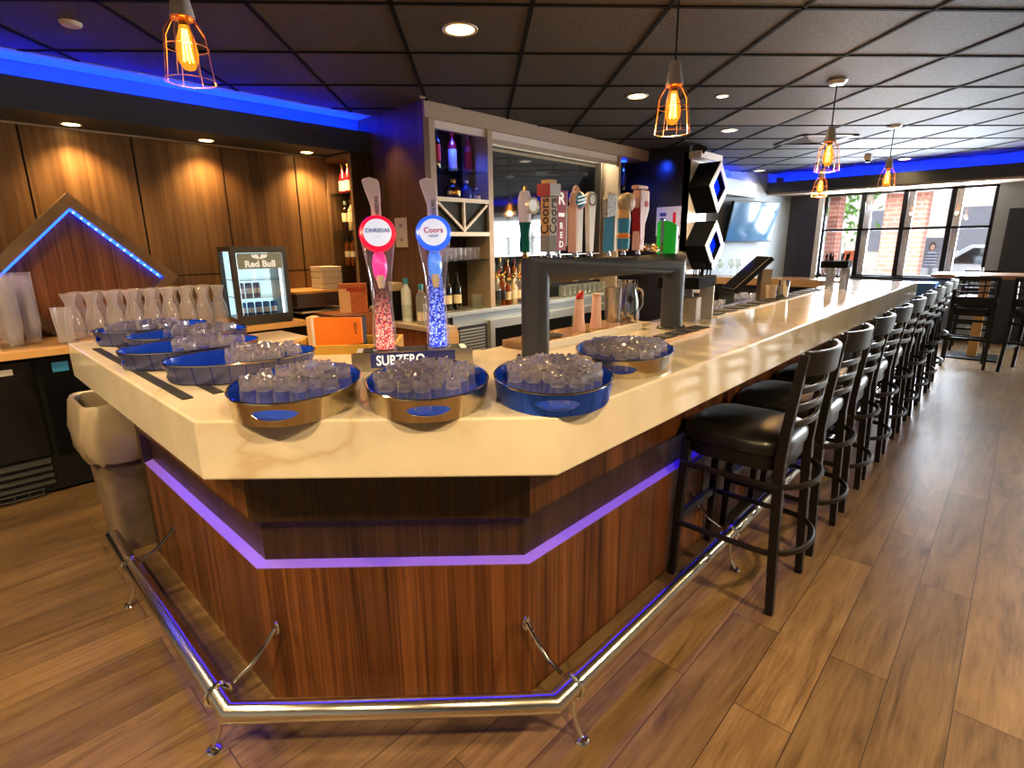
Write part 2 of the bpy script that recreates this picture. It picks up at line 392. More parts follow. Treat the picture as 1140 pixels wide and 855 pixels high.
def bulb_mat():
    m, nt, out = newmat('amber bulb glass')
    t = N(nt,'ShaderNodeBsdfTransparent'); t.inputs[0].default_value = (1,.62,.22,1)
    e = N(nt,'ShaderNodeEmission'); e.inputs[0].default_value = (1,.30,.03,1); e.inputs[1].default_value = 1.6
    mx = N(nt,'ShaderNodeMixShader'); mx.inputs[0].default_value = .42
    L(nt, t.outputs[0], mx.inputs[1]); L(nt, e.outputs[0], mx.inputs[2]); L(nt, mx.outputs[0], out.inputs[0]); return m

Mt = dict(
 floor=floor_mat(), quartz=quartz_mat(), ceil=ceil_mat(), brick=brick_mat(),
 tbar=pbr('black grid bar',(.010,.010,.010,1),.8,spec=.1),
 wallwood=wood('wall veneer',(.085,.045,.018,1),(.17,.098,.043,1),(.25,.155,.075,1),(5,5,.35),.4),
 barwood=wood('walnut bar veneer',(.026,.009,.0035,1),(.105,.037,.0115,1),(.205,.082,.027,1),(16,16,.5),.32),
 bandwood=wood('dark walnut veneer',(.012,.006,.003,1),(.036,.018,.008,1),(.07,.034,.014,1),(16,16,.5),.36),
 framewood=wood('frame wood',(.14,.085,.045,1),(.21,.135,.075,1),(.28,.19,.11,1),(3,10,3),.4), redwood=wood('reddish veneer',(.10,.03,.010,1),(.24,.09,.03,1),(.36,.15,.055,1),(12,12,.5),.4),
 sidewood=wood('side veneer',(.075,.04,.017,1),(.13,.072,.032,1),(.19,.11,.055,1),(10,10,.5),.4),
 tabletop=wood('table top wood',(.22,.11,.05,1),(.34,.19,.10,1),(.45,.28,.17,1),(8,1.2,8),.35),
 counterwood=wood('service counter wood',(.35,.22,.11,1),(.5,.34,.19,1),(.6,.44,.27,1),(1.2,8,8),.35),
 cream=pbr('cream paint',(.46,.385,.30,1),.4), white=pbr('white paint',(.72,.70,.67,1),.35), offwhite=pbr('off white',(.6,.56,.5,1),.5),
 grey=pbr('grey wall paint',(.36,.40,.42,1),.6), darkgrey=pbr('dark grey paint',(.045,.05,.06,1),.6), purplegrey=pbr('purple grey paint',(.075,.07,.10,1),.6),
 fascia=pbr('soffit paint',(.048,.060,.078,1),.55), navy=pbr('navy panel',(.02,.018,.032,1),.45),
 black=pbr('black plastic',(.008,.008,.009,1),.5,spec=.35), blackgloss=pbr('black gloss',(.006,.006,.008,1),.12),
 stool=pbr('espresso wood',(.008,.005,.004,1),.42,spec=.35,coat=.05), vinyl=pbr('black vinyl',(.007,.006,.006,1),.30,bump=.05,bscale=600),
 steel=pbr('brushed steel',(.62,.60,.57,1),.24,1,var=.12,vscale=60,aniso=(1,1,12)), chrome=pbr('chrome',(.75,.74,.72,1),.09,1),
 stainless=pbr('stainless cooler',(.60,.64,.63,1),.45,.85), darksteel=pbr('dark steel',(.16,.16,.17,1),.35,1),
 rail=pbr('satin rail steel',(.70,.66,.60,1),.2,1),
 gold=pbr('brushed pewter',(.62,.54,.40,1),.24,1,var=.2,vscale=4,aniso=(14,14,1)),
 blue=pbr('blue enamel',(.006,.07,.62,1),.18,coat=.3),
 tray=tray_pattern('blue stroked band',(.22,.22,.33,1),(.035,.06,.28,1)), trayblue=tray_pattern('deep blue stroked band',(.035,.13,.66,1),(.012,.05,.44,1)),
 gantry=pbr('satin dark pipe',(.034,.036,.052,1),.48,.0,spec=.7),
 glass=sparkle('drink glass base'), glassthin=thinwall('drink glass wall',.035,.05), bottleclear=thinwall('clear bottle glass',.14,.08,(.92,.97,.93,1)),
 plastic=thinwall('clear plastic',.20,.05), cup=thinwall('clear cup plastic',.09,.05), acrylic=thin_glass('acrylic',(.95,.96,.98,1),.14,.03),
 pane=thin_glass('window pane',(.97,.98,1,1),.03), shelfglass=thin_glass('shelf glass',(.75,.88,.86,1),.2),
 amber=pbr('amber liquor',(.20,.055,.008,1),.08,coat=.6), brown=pbr('dark brown glass',(.035,.012,.004,1),.08,coat=.6), green=pbr('green glass',(.02,.07,.025,1),.08,coat=.6),
 darkbottle=pbr('dark wine glass',(.006,.008,.006,1),.08,coat=.6), redbottle=pbr('red bottle',(.35,.012,.02,1),.1,coat=.6), bluebottle=pbr('blue bottle',(.03,.06,.30,1),.08,coat=.5), pinkbottle=pbr('pink bottle',(.48,.09,.22,1),.12,coat=.5), frosted=pbr('frosted bottle',(.55,.62,.66,1),.35), pale=pbr('pale spirit',(.55,.47,.30,1),.08,coat=.6),
 label=pbr('paper label',(.72,.66,.52,1),.6), labelblack=pbr('black label',(.02,.02,.02,1),.5), goldcap=pbr('gold cap',(.72,.47,.14,1),.25,1), blackcap=pbr('black cap',(.02,.02,.02,1),.35), redcap=pbr('red cap',(.55,.02,.02,1),.35), bluecap=pbr('teal cap',(.06,.28,.40,1),.4),
 ledblue=emit('blue led',(.01,.045,1,1),7), ledcove=emit('cove led',(.0,.045,1,1),60), coveglow=pbr('cove light tint',(.10,.22,.85,1),.5), glowstripe=pbr('ceiling light stripe',(.45,.55,.9,1),.5), ledstrip=emit('under bar led',(.04,.02,1,1),9), leddot=emit('led dot',(.25,.5,1,1),9), ledpurple=pbr('led ledge',(.22,.14,.42,1),.4,emis=(.30,.075,.85,1),estr=.03),
 bluepanel=pbr('blue lit panel',(.02,.05,.5,1),.2,emis=(.0,.03,1,1),estr=.75),
 warm=emit('warm lamp',(1,.62,.22,1),14), cool=emit('cool lamp',(1,.86,.66,1),4), fridgelight=emit('fridge light',(.80,.97,1,1),3.0), filament=emit('filament',(1,.55,.13,1),26), bulb=bulb_mat(),
 copper=pbr('copper wire',(.70,.36,.18,1),.3,1), alu=pbr('brushed aluminium',(.74,.73,.74,1),.38,.45),
 orange=pbr('orange card',(.85,.24,.015,1),.5), orangeside=pbr('tan card',(.62,.40,.22,1),.6), yellow=pbr('yellow wood crate',(.60,.36,.06,1),.5), redbox=pbr('printed brown card',(.40,.12,.04,1),.55,var=.5,vscale=30),
 liner=pbr('bin liner plastic',(.33,.27,.19,1),.3,spec=.6,var=.3,vscale=9), dark=pbr('matt black',(.006,.006,.007,1),.85,spec=.1), bin=pbr('tan bin plastic',(.20,.15,.10,1),.5,var=.5,vscale=14),
 mirrorscreen=pbr('glossy screen',(.010,.011,.014,1),.05,spec=1.0), screen=pbr('dark screen',(.012,.013,.016,1),.06,spec=1.0), paper=pbr('printed paper',(.50,.52,.62,1),.6), ink=pbr('ink',(.03,.05,.25,1),.6), inkred=pbr('red ink',(.55,.015,.05,1),.5), inkdark=pbr('dark ink',(.02,.02,.03,1),.5), inkwhite=pbr('white print',(.85,.86,.86,1),.5,emis=(1,1,1,1),estr=.25),
 pink=pbr('pink glow',(.9,.08,.35,1),.3,emis=(1,.03,.35,1),estr=.35), bluespout=pbr('blue glow',(.15,.35,.9,1),.3,emis=(.05,.25,1,1),estr=.35), bone=pbr('bone plastic',(.72,.60,.52,1),.35),
 redglow=pbr('red cap ring',(.70,.01,.04,1),.2,emis=(1,.01,.06,1),estr=.5), blueglow=pbr('blue cap ring',(.03,.12,.7,1),.2,emis=(.03,.15,1,1),estr=.5), faceglow=pbr('lit face',(.62,.68,.85,1),.3,emis=(.6,.7,1,1),estr=.35),
 lilac=pbr('lilac paddle',(.62,.58,.78,1),.35), teal=pbr('teal',(.0,.10,.085,1),.25), redpaint=pbr('red paint',(.36,.008,.012,1),.3), tan=pbr('tan wood',(.62,.38,.15,1),.4), skyblue=pbr('sky blue',(.05,.26,.52,1),.35), salmon=pbr('pale pink',(.68,.46,.42,1),.4), greenpaint=pbr('bright green',(.02,.36,.045,1),.2,emis=(.02,.7,.05,1),estr=.12),
 ventgrey=pbr('vent metal',(.13,.13,.13,1),.5,.5), lighttile=pbr('pale tile',(.17,.155,.145,1),.7,bump=.3,bscale=130), mat=pbr('rubber mat',(.015,.015,.015,1),.7),
 road=pbr('street',(.45,.44,.42,1),.8), leaf=pbr('leaves',(.16,.34,.06,1),.6), bark=pbr('bark',(.18,.12,.08,1),.8), facade=pbr('pale facade',(.62,.58,.52,1),.8), carpaint=pbr('silver car paint',(.5,.5,.52,1),.3,.3), sign=pbr('orange sign',(.75,.2,.08,1),.5), bluewall=pbr('blue panel',(.045,.16,.42,1),.5), granite=pbr('brown stone',(.30,.19,.10,1),.14,var=.4,vscale=40), stripe=pbr('grey stripe',(.25,.25,.28,1),.7), skin=pbr('skin print',(.65,.40,.32,1),.7), hair=pbr('hair print',(.12,.08,.07,1),.7),
)

for _m in (Mt['mirrorscreen'],): [n for n in _m.node_tree.nodes if n.type=='BSDF_PRINCIPLED'][0].inputs['IOR'].default_value = 1.5
# ------------------------------------------------------------------ camera
HEAD = rad(43.27)
cam = bpy.data.cameras.new('camera'); co = bpy.data.objects.new('camera', cam); COL.objects.link(co)
cam.sensor_width = 36; cam.lens = 599.46*36/1140; cam.clip_start = .05
cam.shift_y = -(427.5-422.04)/1140
PIT, ROLL = .2435, -.01261
cp, sp_, cr, sr = cos(PIT), sin(PIT), cos(ROLL), sin(ROLL)
fh = Vector((cos(HEAD), sin(HEAD), 0)); rh = Vector((sin(HEAD), -cos(HEAD), 0)); up = Vector((0,0,1))
Wv = cp*fh - sp_*up; U0 = sp_*fh + cp*up
Rv = cr*rh + sr*U0; Uv = -sr*rh + cr*U0
co.matrix_world = Matrix(((Rv.x,Uv.x,-Wv.x,0),(Rv.y,Uv.y,-Wv.y,0),(Rv.z,Uv.z,-Wv.z,1.5),(0,0,0,1)))
SC.camera = co

CEIL = 2.62
XMIN, XMAX, YMIN, YMAX = -3.2, 10.6, -4.6, 4.9
# ------------------------------------------------------------------ room shell
struct(MB().box(XMIN, XMAX, YMIN, YMAX, -.12, 0).build('floor', Mt['floor']))
struct(MB().box(XMIN, XMAX+.0, YMIN, YMAX+.5, CEIL, CEIL+.1).build('ceiling', Mt['ceil']))
# suspended grid bars
ca = HEAD + rad(3.15); A = Vector((cos(ca), sin(ca), 0)); B = Vector((A.y, -A.x, 0))
g = MB(); S = .672
def clipline(p, d):
    t0, t1 = -30, 30
    for k, lo, hi in ((0, XMIN, XMAX), (1, YMIN, 4.60)):
        if abs(d[k]) < 1e-9: continue
        a, b = (lo-p[k])/d[k], (hi-p[k])/d[k]
        t0, t1 = max(t0, min(a,b)), min(t1, max(a,b))
    return (p+d*t0, p+d*t1) if t1-t0 > .1 else None
for i in range(-14, 15):
    for (off, along, across) in ((.28+S*i, A, B), (2.93+S*(i), B, A)):
        seg = clipline(across*off, along)
        if seg:
            a, b = seg
            g.beam((a.x,a.y,CEIL-.003), (b.x,b.y,CEIL-.003), .022, .006)
struct(g.build('trim_1', Mt['tbar']))
# one lighter replaced tile
def tile(ia, ib, mat, name):
    m = MB(); q = []
    for da, db in ((0,0),(1,0),(1,1),(0,1)):
        v = A*(2.93+S*(ia+da)) + B*(.28+S*(ib+db)); q.append((v.x, v.y))
    q = q[::-1] if sum(q[i][0]*q[(i+1)%4][1]-q[(i+1)%4][0]*q[i][1] for i in range(4)) < 0 else q
    return tag(m.prism(q, CEIL-.002, CEIL-.0005).build(name, mat), 'paler grey tile replaced in the black ceiling grid', 'ceiling tile')
# left wall: veneer panels with dark reveals
w = struct(MB().box(XMIN, 2.92, YMAX, YMAX+.12, 0, CEIL).build('wall_left', Mt['black']))
xs = [-3.2, -1.9, -.6, .58-.01, 1.19, 1.80, 2.41, 2.92]
for i, (a, b) in enumerate(zip(xs, xs[1:])):
    for z0, z1 in ((.0, 1.295), (1.305, 2.32)):
        if a < .5 and z0 == 0: z0, z1 = 0, 1.295
        mm = MB().box(a+.006, b-.006, YMAX-.012, YMAX, z0, z1)
        o = struct(mm.build('wall_left_panel', Mt['wallwood'])); o.parent = w
struct(MB().box(2.985, 8.6, 4.05, 4.17, 0, CEIL).build('wall_back', Mt['navy']))
# angled wall with the far screen, far wall with the windows
def wallseg(name, p, q, z0, z1, th, mat):
    p, q = Vector((*p,0)), Vector((*q,0)); d = (q-p).normalized(); n = Vector((-d.y, d.x, 0))*th
    return struct(MB().prism([(p.x,p.y),(q.x,q.y),((q+n).x,(q+n).y),((p+n).x,(p+n).y)], z0, z1).build(name, mat))
wallseg('wall_angled', (10.6,3.2), (7.4,4.36), 0, CEIL, -.12, Mt['grey']).name = 'wall_corner'
WX = 10.6
def farwall(name, y0, y1, z0, z1, mat): return struct(MB().box(WX, WX+.15, y0, y1, z0, z1).build(name, mat))
farwall('wall_far', 2.66, 3.45, 0, CEIL, Mt['purplegrey'])
farwall('wall_far_top', .45, 2.66, 2.26, CEIL, Mt['offwhite']).name = 'wall_far.001'
farwall('wall_far_low', .45, 2.66, 0, .93, Mt['grey']).name = 'wall_far.002'
farwall('wall_far_side', -.75, .45, 0, CEIL, Mt['grey']).name = 'wall_far.003'
farwall('wall_far_side', YMIN, -4.0, 0, CEIL, Mt['grey']).name = 'wall_far.004'
farwall('wall_far_side', -4.0, -.75, 2.26, CEIL, Mt['offwhite']).name = 'wall_far.005'
farwall('wall_far_side', -4.0, -.75, 0, .12, Mt['grey']).name = 'wall_far.006'
struct(MB().box(WX-.02, WX, -.75, .30, 0, 1.92).build('trim_2', Mt['darkgrey']))        # darker wainscot
struct(MB().box(WX-.03, WX, 2.74, 3.03, 0, 2.0).build('door_1', pbr('dark purple door',(.05,.047,.075,1),.5)))
struct(MB().box(WX-.012, WX, .45, 2.66, 0, .10).build('baseboard_far', Mt['black']))
struct(MB().box(WX-.05, WX-.001, 2.66, 2.74, 0, 2.27).build('trim_3', Mt['white']))
wr = struct(MB().box(XMIN, WX, YMIN-.12, YMIN, 0, CEIL).build('wall_right', Mt['grey']))
struct(MB().box(XMIN-.12, XMIN, YMIN, YMAX, 0, CEIL).build('wall_front', Mt['grey']))
# windows
def window(n, axis, pos, a, b, z0, z1, mull, zbar):
    fr = MB()
    def bx(a0, a1, zz0, zz1, d=.05):
        if axis == 'x': fr.box(pos+.02, pos+.02+d, a0, a1, zz0, zz1)
        else: fr.box(a0, a1, pos-.02-d, pos-.02, zz0, zz1)
    bx(a, b, z0, z0+.03); bx(a, b, z1-.03, z1); bx(a, a+.04, z0, z1); bx(b-.04, b, z0, z1)
    for m_ in mull: bx(m_-.032, m_+.032, z0, z1, .07)
    if zbar: bx(a, b, zbar-.018, zbar+.018, .055)
    f = struct(fr.build('window_%d' % n, Mt['black']))
    gl = MB()
    if axis == 'x': gl.box(pos+.042, pos+.048, a+.03, b-.03, z0+.02, z1-.02)
    else: gl.box(a+.03, b-.03, pos-.048, pos-.042, z0+.02, z1-.02)
    o = gl.build('window_pane', Mt['pane']); o.parent = f
window(1, 'x', WX, .45, 2.66, .93, 2.26, (.95, 1.54, 2.10), 1.68)
window(2, 'x', WX, -4.0, -.75, .12, 2.26, (-3.2,-2.38,-1.55), 1.68)
# white reveals beside each mullion
rv = MB()
for m_ in (.95, 1.54, 2.10): rv.box(WX+.05, WX+.13, m_-.12, m_-.035, .93, 2.26)
struct(rv.build('trim_4', Mt['white']))
struct(MB().box(WX-.05, WX+.02, .45, 2.66, .905, .935).build('trim_5', Mt['black']))

# left soffit with the blue light cove
struct(MB().box(XMIN, 2.92, 4.45, 4.48, 2.31, 2.49).build('trim_6', Mt['fascia']))
struct(MB().box(XMIN, 2.92, 4.48, YMAX, 2.31, 2.33).build('trim_7', Mt['fascia']))
struct(MB().box(XMIN, 2.915, 4.62, YMAX, 2.33, CEIL).build('trim_8', Mt['coveglow']))  # upper cove face: blue of the LED light put into its colour
struct(MB().box(XMIN, 2.915, 4.40, 4.62, CEIL-.008, CEIL).build('trim_20', Mt['glowstripe']))  # added pale strip: LED light stripe on the ceiling tiles, put into colour
struct(MB().box(XMIN, 2.92, 4.885, 4.898, 2.298, 2.312).build('trim_9', Mt['cream']))
tag(MB().box(XMIN, 2.90, 4.50, 4.52, 2.40, 2.43).build('led_strip', Mt['ledcove']), 'blue light strip hidden in the cove above the veneer wall', 'led strip')
# far soffits
struct(MB().box(10.0, 10.03, YMIN, 3.5, 2.30, 2.47).build('trim_10', Mt['fascia']))
struct(MB().box(10.03, WX, YMIN, 3.9, 2.27, 2.30).build('trim_11', Mt['cream']))
struct(MB().box(10.22, WX, YMIN, 3.9, 2.30, CEIL).build('trim_12', Mt['coveglow']))
tag(MB().box(10.05, 10.062, YMIN, 3.5, 2.33, 2.36).build('led_strip', Mt['ledcove']), 'blue light strip in the cove over the street windows', 'led strip')
struct(MB().box(8.2, 10.03, 3.5, 3.53, 2.22, 2.45).build('trim_13', Mt['grey']))
struct(MB().box(8.2, 10.0, 3.53, 4.3, 2.22, 2.25).build('trim_14', Mt['grey']))
struct(MB().box(8.2, 10.03, 3.72, 3.9, 2.25, CEIL).build('trim_15', Mt['coveglow']))
tag(MB().box(8.2, 10.0, 3.55, 3.562, 2.32, 2.35).build('led_strip', Mt['ledcove']), 'short blue light strip in the cove above the tilted far screen', 'led strip')
# side panel and back of the back bar
struct(MB().box(2.92, 2.98, 3.69, YMAX, 0, CEIL).build('wall_side', Mt['sidewood']))

# ------------------------------------------------------------------ lamps
def spot(loc, power, col, size=140, blend=.8, r=.05, parent=None, aim=(0,0,-1)):
    l = bpy.data.lights.new('spot', 'SPOT'); l.energy = power; l.color = col; l.spot_size = rad(size); l.spot_blend = blend; l.shadow_soft_size = r
    o = bpy.data.objects.new('lamp_spot', l); COL.objects.link(o); o.location = loc
    o.rotation_euler = Vector(aim).to_track_quat('-Z','Y').to_euler()
    return o
WARM = (1,.67,.30); NEUT = (1,.74,.46)
def downlight(x, y, z, r, label, em, power, col, size=150, group=None):
    t = thing('recessed_downlight', label, 'ceiling light', (x,y,z), 0, group)
    MB().lathe([(r*.80,-.004),(r,-.006),(r*1.02,0),(r*.80,0)], 24).build('trim_ring', Mt['offwhite'], t)
    MB().lathe([(0,-.003),(r*.8,-.003),(r*.8,0),(0,0)], 24).build('lens', em, t)
    if power: spot((x,y,z-.03), power, col, size)
    return t
DL = [(2.18,2.40,.095,'warm',115,'lit round downlight nearest the camera, above the beer towers'),
      (4.05,2.43,.085,'warm',125,'lit warm downlight left of the pendant over the tap gantry'),
      (5.91,2.45,.085,'cool',110,'whitish downlight in the ceiling left of the air vent'),
      (4.54,1.96,.05,'cool',10,'small pale downlight just right of the cage pendant over the gantry'),
      (9.48,3.39,.09,'cool',12,'distant flat downlight above the tilted screen'),
      (9.77,1.50,.085,'warm',16,'warm downlight close to the blue cove over the windows')]
for x,y,r,e,pw,lb in DL: downlight(x,y,CEIL,r,lb,Mt[e],pw,WARM if e=='warm' else NEUT)
tag(MB().lathe([(0,-.02),(.04,-.018),(.05,-.006),(.05,0),(0,0)],20,T(.73,3.72,CEIL)).build('smoke_detector', Mt['offwhite']), 'small round white disc on the ceiling above the blue cove', 'smoke detector')
tag(MB().lathe([(0,-.012),(.022,-.010),(.03,0),(0,0)],16,T(2.86,3.60,CEIL)).build('sprinkler_head', Mt['offwhite']), 'tiny white sprinkler cap on the ceiling beside the back bar corner', 'sprinkler')
SOF = ['leftmost','middle','rightmost']
for i, x in enumerate((.83,1.65,2.46)):
    downlight(x,4.74,2.31,.06,SOF[i]+' of the three glowing soffit lights above the veneer wall',Mt['warm'],32,(1,.62,.26),120)
downlight(10.35,.72,2.27,.07,'soffit light above the right end of the street windows',Mt['warm'],0,WARM)
# unseen fill lamps added over the public side of the bar, behind the viewer
for x, y, pw in ((-.9,.6,155),(.35,-.55,165),(1.9,-1.4,270),(-1.3,2.2,150),(3.9,-1.5,80),(-.5,3.1,100)):
    downlight(x,y,CEIL,.09,'unseen fill downlight added above the open floor in front of the bar',Mt['warm'],pw,(1,.74,.41),160,'added fill downlights over the open floor')
def area(loc, aim, sx, sy, power, col, spf=1.0):
    l = bpy.data.lights.new('area', 'AREA'); l.shape = 'RECTANGLE'; l.size = sx; l.size_y = sy; l.energy = power; l.color = col; l.specular_factor = spf
    o = bpy.data.objects.new('lamp_area', l); COL.objects.link(o); o.location = loc
    o.rotation_euler = Vector(aim).to_track_quat('-Z','Y').to_euler(); return o
area((WX+.25, 1.55, 1.65), (-1,-.12,-.35), 2.2, 1.3, 380, (.86,.93,1))      # daylight through the street windows
area((WX+.25,-2.4,1.3), (-1,.1,-.55), 3.0, 1.8, 230, (.92,.97,.95), .4)
for x, y in ((5.2,-2.3),(7.4,-2.3)): downlight(x,y,CEIL,.09,'unseen fill downlight added above the open floor along the bar stools',Mt['cool'],95,(1,.90,.70),160,'added fill downlights along the stools')  # unseen neutral fill lamps added to brighten the floor on the right

for p_ in ((3.33,3.80,2.46),(6.10,3.80,2.46)): spot(p_,14,(.03,.10,1),140)
spot((6.30,3.45,2.45),6,(.03,.1,1),80,aim=(1,-.05,-.5))
area((4.75,3.82,2.475), (0,.10,-1), 2.0, .08, 10, (1,.86,.62), 0)  # unseen lamp added behind the header to brighten the bottles
spot((2.60,4.05,2.59), 10, (1,.62,.24), 60, .9, .04, aim=(.34,.02,-.75))
# ceiling vent, camera, track spot
t = thing('ceiling_vent', 'dark slatted square air vent in the ceiling behind the pendants', 'vent', (7.15,1.98,CEIL), ca)
fr = MB()
for a in (0,1,2,3): fr.box(-.31,.31,.25,.31,-.012,0,Rz(a*PI/2))
fr.build('vent_frame', Mt['ventgrey'], t)
for k in range(4):
    sz = .24-.055*k; sl = MB()
    for a in range(4): sl.add([(-sz,sz,-.004-.006*k),(sz,sz,-.004-.006*k),(sz-.045,sz-.045,-.016-.006*k),(-sz+.045,sz-.045,-.016-.006*k)],[(0,1,2,3)],False,Rz(a*PI/2))
    sl.build('slat', Mt['ventgrey'], t)
t = thing('security_camera', 'small white dome camera on the ceiling beside the blue cove', 'camera', (8.93,1.78,CEIL))
MB().box(-.05,.05,-.04,.04,-.07,0).build('mount', Mt['white'], t); MB().lathe([(0,-.10),(.03,-.09),(.04,-.06),(0,-.06)],16).build('dome', Mt['black'], t)
t = thing('track_spotlight', 'black spotlight clipped to the top of the white end panel', 'spotlight', (6.46,3.08,2.55))
MB().tube([(0,0,0),(0,0,.06)],.012).build('stem', Mt['black'], t)
MB().tube([(-.03,-.02,.06),(.05,-.11,-.0)],[.03,.045],12).build('head', Mt['black'], t)
tag(tile(3,3,Mt['lighttile'],'ceiling_tile'), 'paler grey tile replaced in the black ceiling grid', 'ceiling tile')
tag(MB().box(9.93,10.0,3.16,3.26,2.47,2.53).build('motion_sensor', Mt['darkgrey']),'small grey sensor box on the blue cove at the bend','sensor')

# ------------------------------------------------------------------ outside
struct(MB().box(WX+.15, 40, -22, 24, -.15, -.05).build('ground', Mt['road']))
struct(MB().box(XMIN, WX, -24, YMIN-.12, -.15, -.05).build('ground.001', Mt['road']))
def bcol(x, y, wx, wy, lb):
    tag(MB().box(x, x+wx, y, y+wy, -.05, 3.4).build('brick_column', Mt['brick']), lb, 'brick column')
bcol(11.15, 1.31, .45, .57, 'broad red brick pier outside the middle of the windows')
bcol(11.15, 2.56, .40, .16, 'narrow red brick pier at the left edge of the windows')
struct(MB().box(11.0, 11.9, .2, 3.3, 2.42, 2.9).build('trim_16', Mt['facade']))
t = thing('street_tree', 'small green street tree seen through the left windows', 'tree', (15.5,3.45,-.05))
MB().tube([(0,0,0),(.03,.02,1.4),(0,.05,2.6)],[.07,.05,.03]).build('trunk', Mt['bark'], t)
lf = MB()
for k in range(240):
    a = random.gauss(0,.42); b_ = random.gauss(0,.42); c = random.gauss(0,.42); s = .09
    M = T(a,b_,2.35+c) @ Matrix.Rotation(random.random()*6,4,Vector((random.random(),random.random(),random.random()+.1)).normalized())
    lf.add([(-s,0,0),(0,-s*.5,0),(s,0,0),(0,s*.5,0)],[(0,1,2,3)],False,M)
lf.build('foliage', Mt['leaf'], t)
t = thing('building', 'pale sunlit building across the street', 'building', (24,2,-.05))
MB().box(0,4,-12,12,0,4.6).build('wall', Mt['facade'], t)
for k in range(7): MB().box(-.03,0,-9+k*2.6,-7.6+k*2.6,1.2,2.6).build('window', Mt['stripe'], t)
def car(y, lb):
    t = thing('parked_car', lb, 'car', (18.5,y,-.05), PI/2)
    prof = [(-2.1,.35),(-2.1,.75),(-1.5,.92),(-.9,1.4),(.6,1.42),(1.25,.95),(2.05,.8),(2.1,.35)]
    M = Matrix(((1,0,0,0),(0,0,1,0),(0,1,0,0),(0,0,0,1)))
    MB().prism(prof[::-1], -.8, .8, M).build('body', Mt['carpaint'], t, .08)
    for sx_ in (-1.3,1.35):
        for sy_ in (-.82,.62): MB().lathe([(0,0),(.33,0),(.33,.2),(0,.2)],16,T(sx_,sy_,.33) @ Rx(-PI/2)).build('wheel', Mt['black'], t)
    MB().prism([(-.85,.95),(-.78,1.33),(.52,1.35),(1.02,.97)][::-1], -.815, .815, M).build('side_window', Mt['screen'], t)
car(5.6, 'silver car parked beyond the left street window'); car(.5,'silver car parked beyond the right street window')
# printed portrait panel
t = thing('portrait_poster', 'outdoor poster of a seated person in a striped top', 'poster', (12.6,1.27,1.0)); t.scale = (1,.75,.87)
MB().box(0,.04,-.16,.20,0,.62).build('board', Mt['stripe'], t)
MB().box(.01,.03,-.02,.06,-1.2,0).build('post', Mt['stripe'], t)
pf = lambda pts, nm, mt, x: MB().add([(x,p,q) for p,q in pts],[tuple(range(len(pts)-1,-1,-1))]).build(nm, mt, t)
circ = lambda cy,cz,ry,rz,n=18: [(cy+ry*cos(2*PI*k/n), cz+rz*sin(2*PI*k/n)) for k in range(n)]
pf(circ(.05,.44,.075,.10),'printed_hair',Mt['hair'],-.002); pf(circ(.045,.425,.045,.062),'printed_face',Mt['skin'],-.004)
pf([(.16,.06),(-.08,.06),(-.07,.30),(-.01,.345),(.09,.345),(.15,.29)],'printed_shirt',Mt['paper'],-.003)
for k in range(4): pf([(.157,.09+.06*k),(-.078,.09+.06*k),(-.076,.115+.06*k),(.155,.115+.06*k)],'printed_stripe',Mt['darkgrey'],-.004)
tag(MB().box(12.2,12.24,2.32,2.62,1.05,1.32).build('street_sign', Mt['sign']), 'orange board standing outside the leftmost window', 'sign')
tag(MB().box(10.05,10.5,.93,1.20,.0,.88).build('blue_bin', Mt['bluewall']), 'tall plain blue box standing under the window past the bar end', 'bin')
# sky
wd = bpy.data.worlds.new('world'); SC.world = wd; wd.use_nodes = True
nt = wd.node_tree; nt.nodes.clear()
ow = nt.nodes.new('ShaderNodeOutputWorld'); bg = nt.nodes.new('ShaderNodeBackground')
sk = nt.nodes.new('ShaderNodeTexSky'); sk.sky_type = 'HOSEK_WILKIE'; sk.turbidity = 5; sk.sun_direction = (.3,-.5,.8)
hs = nt.nodes.new('ShaderNodeHueSaturation'); hs.inputs['Saturation'].default_value = .35
nt.links.new(sk.outputs[0], hs.inputs['Color']); nt.links.new(hs.outputs[0], bg.inputs[0]); bg.inputs[1].default_value = 7
nt.links.new(bg.outputs[0], ow.inputs[0])
su = bpy.data.lights.new('sun','SUN'); su.energy = 2.5; su.angle = .02; su.color = (1,.95,.86)
so = bpy.data.objects.new('sun', su); COL.objects.link(so); so.rotation_euler = Vector((.42,.2,-.75)).to_track_quat('-Z','Y').to_euler()
# ------------------------------------------------------------------ the bar
CT = 1.07
def offset_path(P, d):
    """offset an open path to its left by d"""
    out = []
    for i, p in enumerate(P):
        p = Vector(p)
        ns = []
        if i > 0: t = (p-Vector(P[i-1])).normalized(); ns.append(Vector((-t.y,t.x)))
        if i < len(P)-1: t = (Vector(P[i+1])-p).normalized(); ns.append(Vector((-t.y,t.x)))
        n = sum(ns, Vector((0,0))).normalized(); k = d/max(.3,n.dot(ns[0]))
        out.append(tuple(p+n*k))
    return out
PATH = [(.55,2.96),(.55,1.655),(1.157,1.022),(7.12,1.022)]
def layer(root, name, mats, d0, d1, z0, z1, zi=None, parents=None):
    a = offset_path(PATH, d0); b = offset_path(PATH, d1); res = []
    for i in range(3):
        zt = z1 if zi is None else zi
        vs = [(*a[i],z0),(*a[i+1],z0),(*b[i+1],z0),(*b[i],z0),(*a[i],z1),(*a[i+1],z1),(*b[i+1],zt),(*b[i],zt)]
        m = MB().add(vs, [(0,3,2,1),(4,5,6,7),(0,1,5,4),(1,2,6,5),(2,3,7,6),(3,0,4,7)])
        res.append(m.build(name, mats, root if parents is None else parents[i], 0, True))
    return res
bar = thing('bar', 'walnut veneered bar front with a glowing purple ledge', 'bar', (1.0,1.2,0))
low = layer(bar, 'lower_panel', Mt['barwood'], 0, .05, 0, .50)
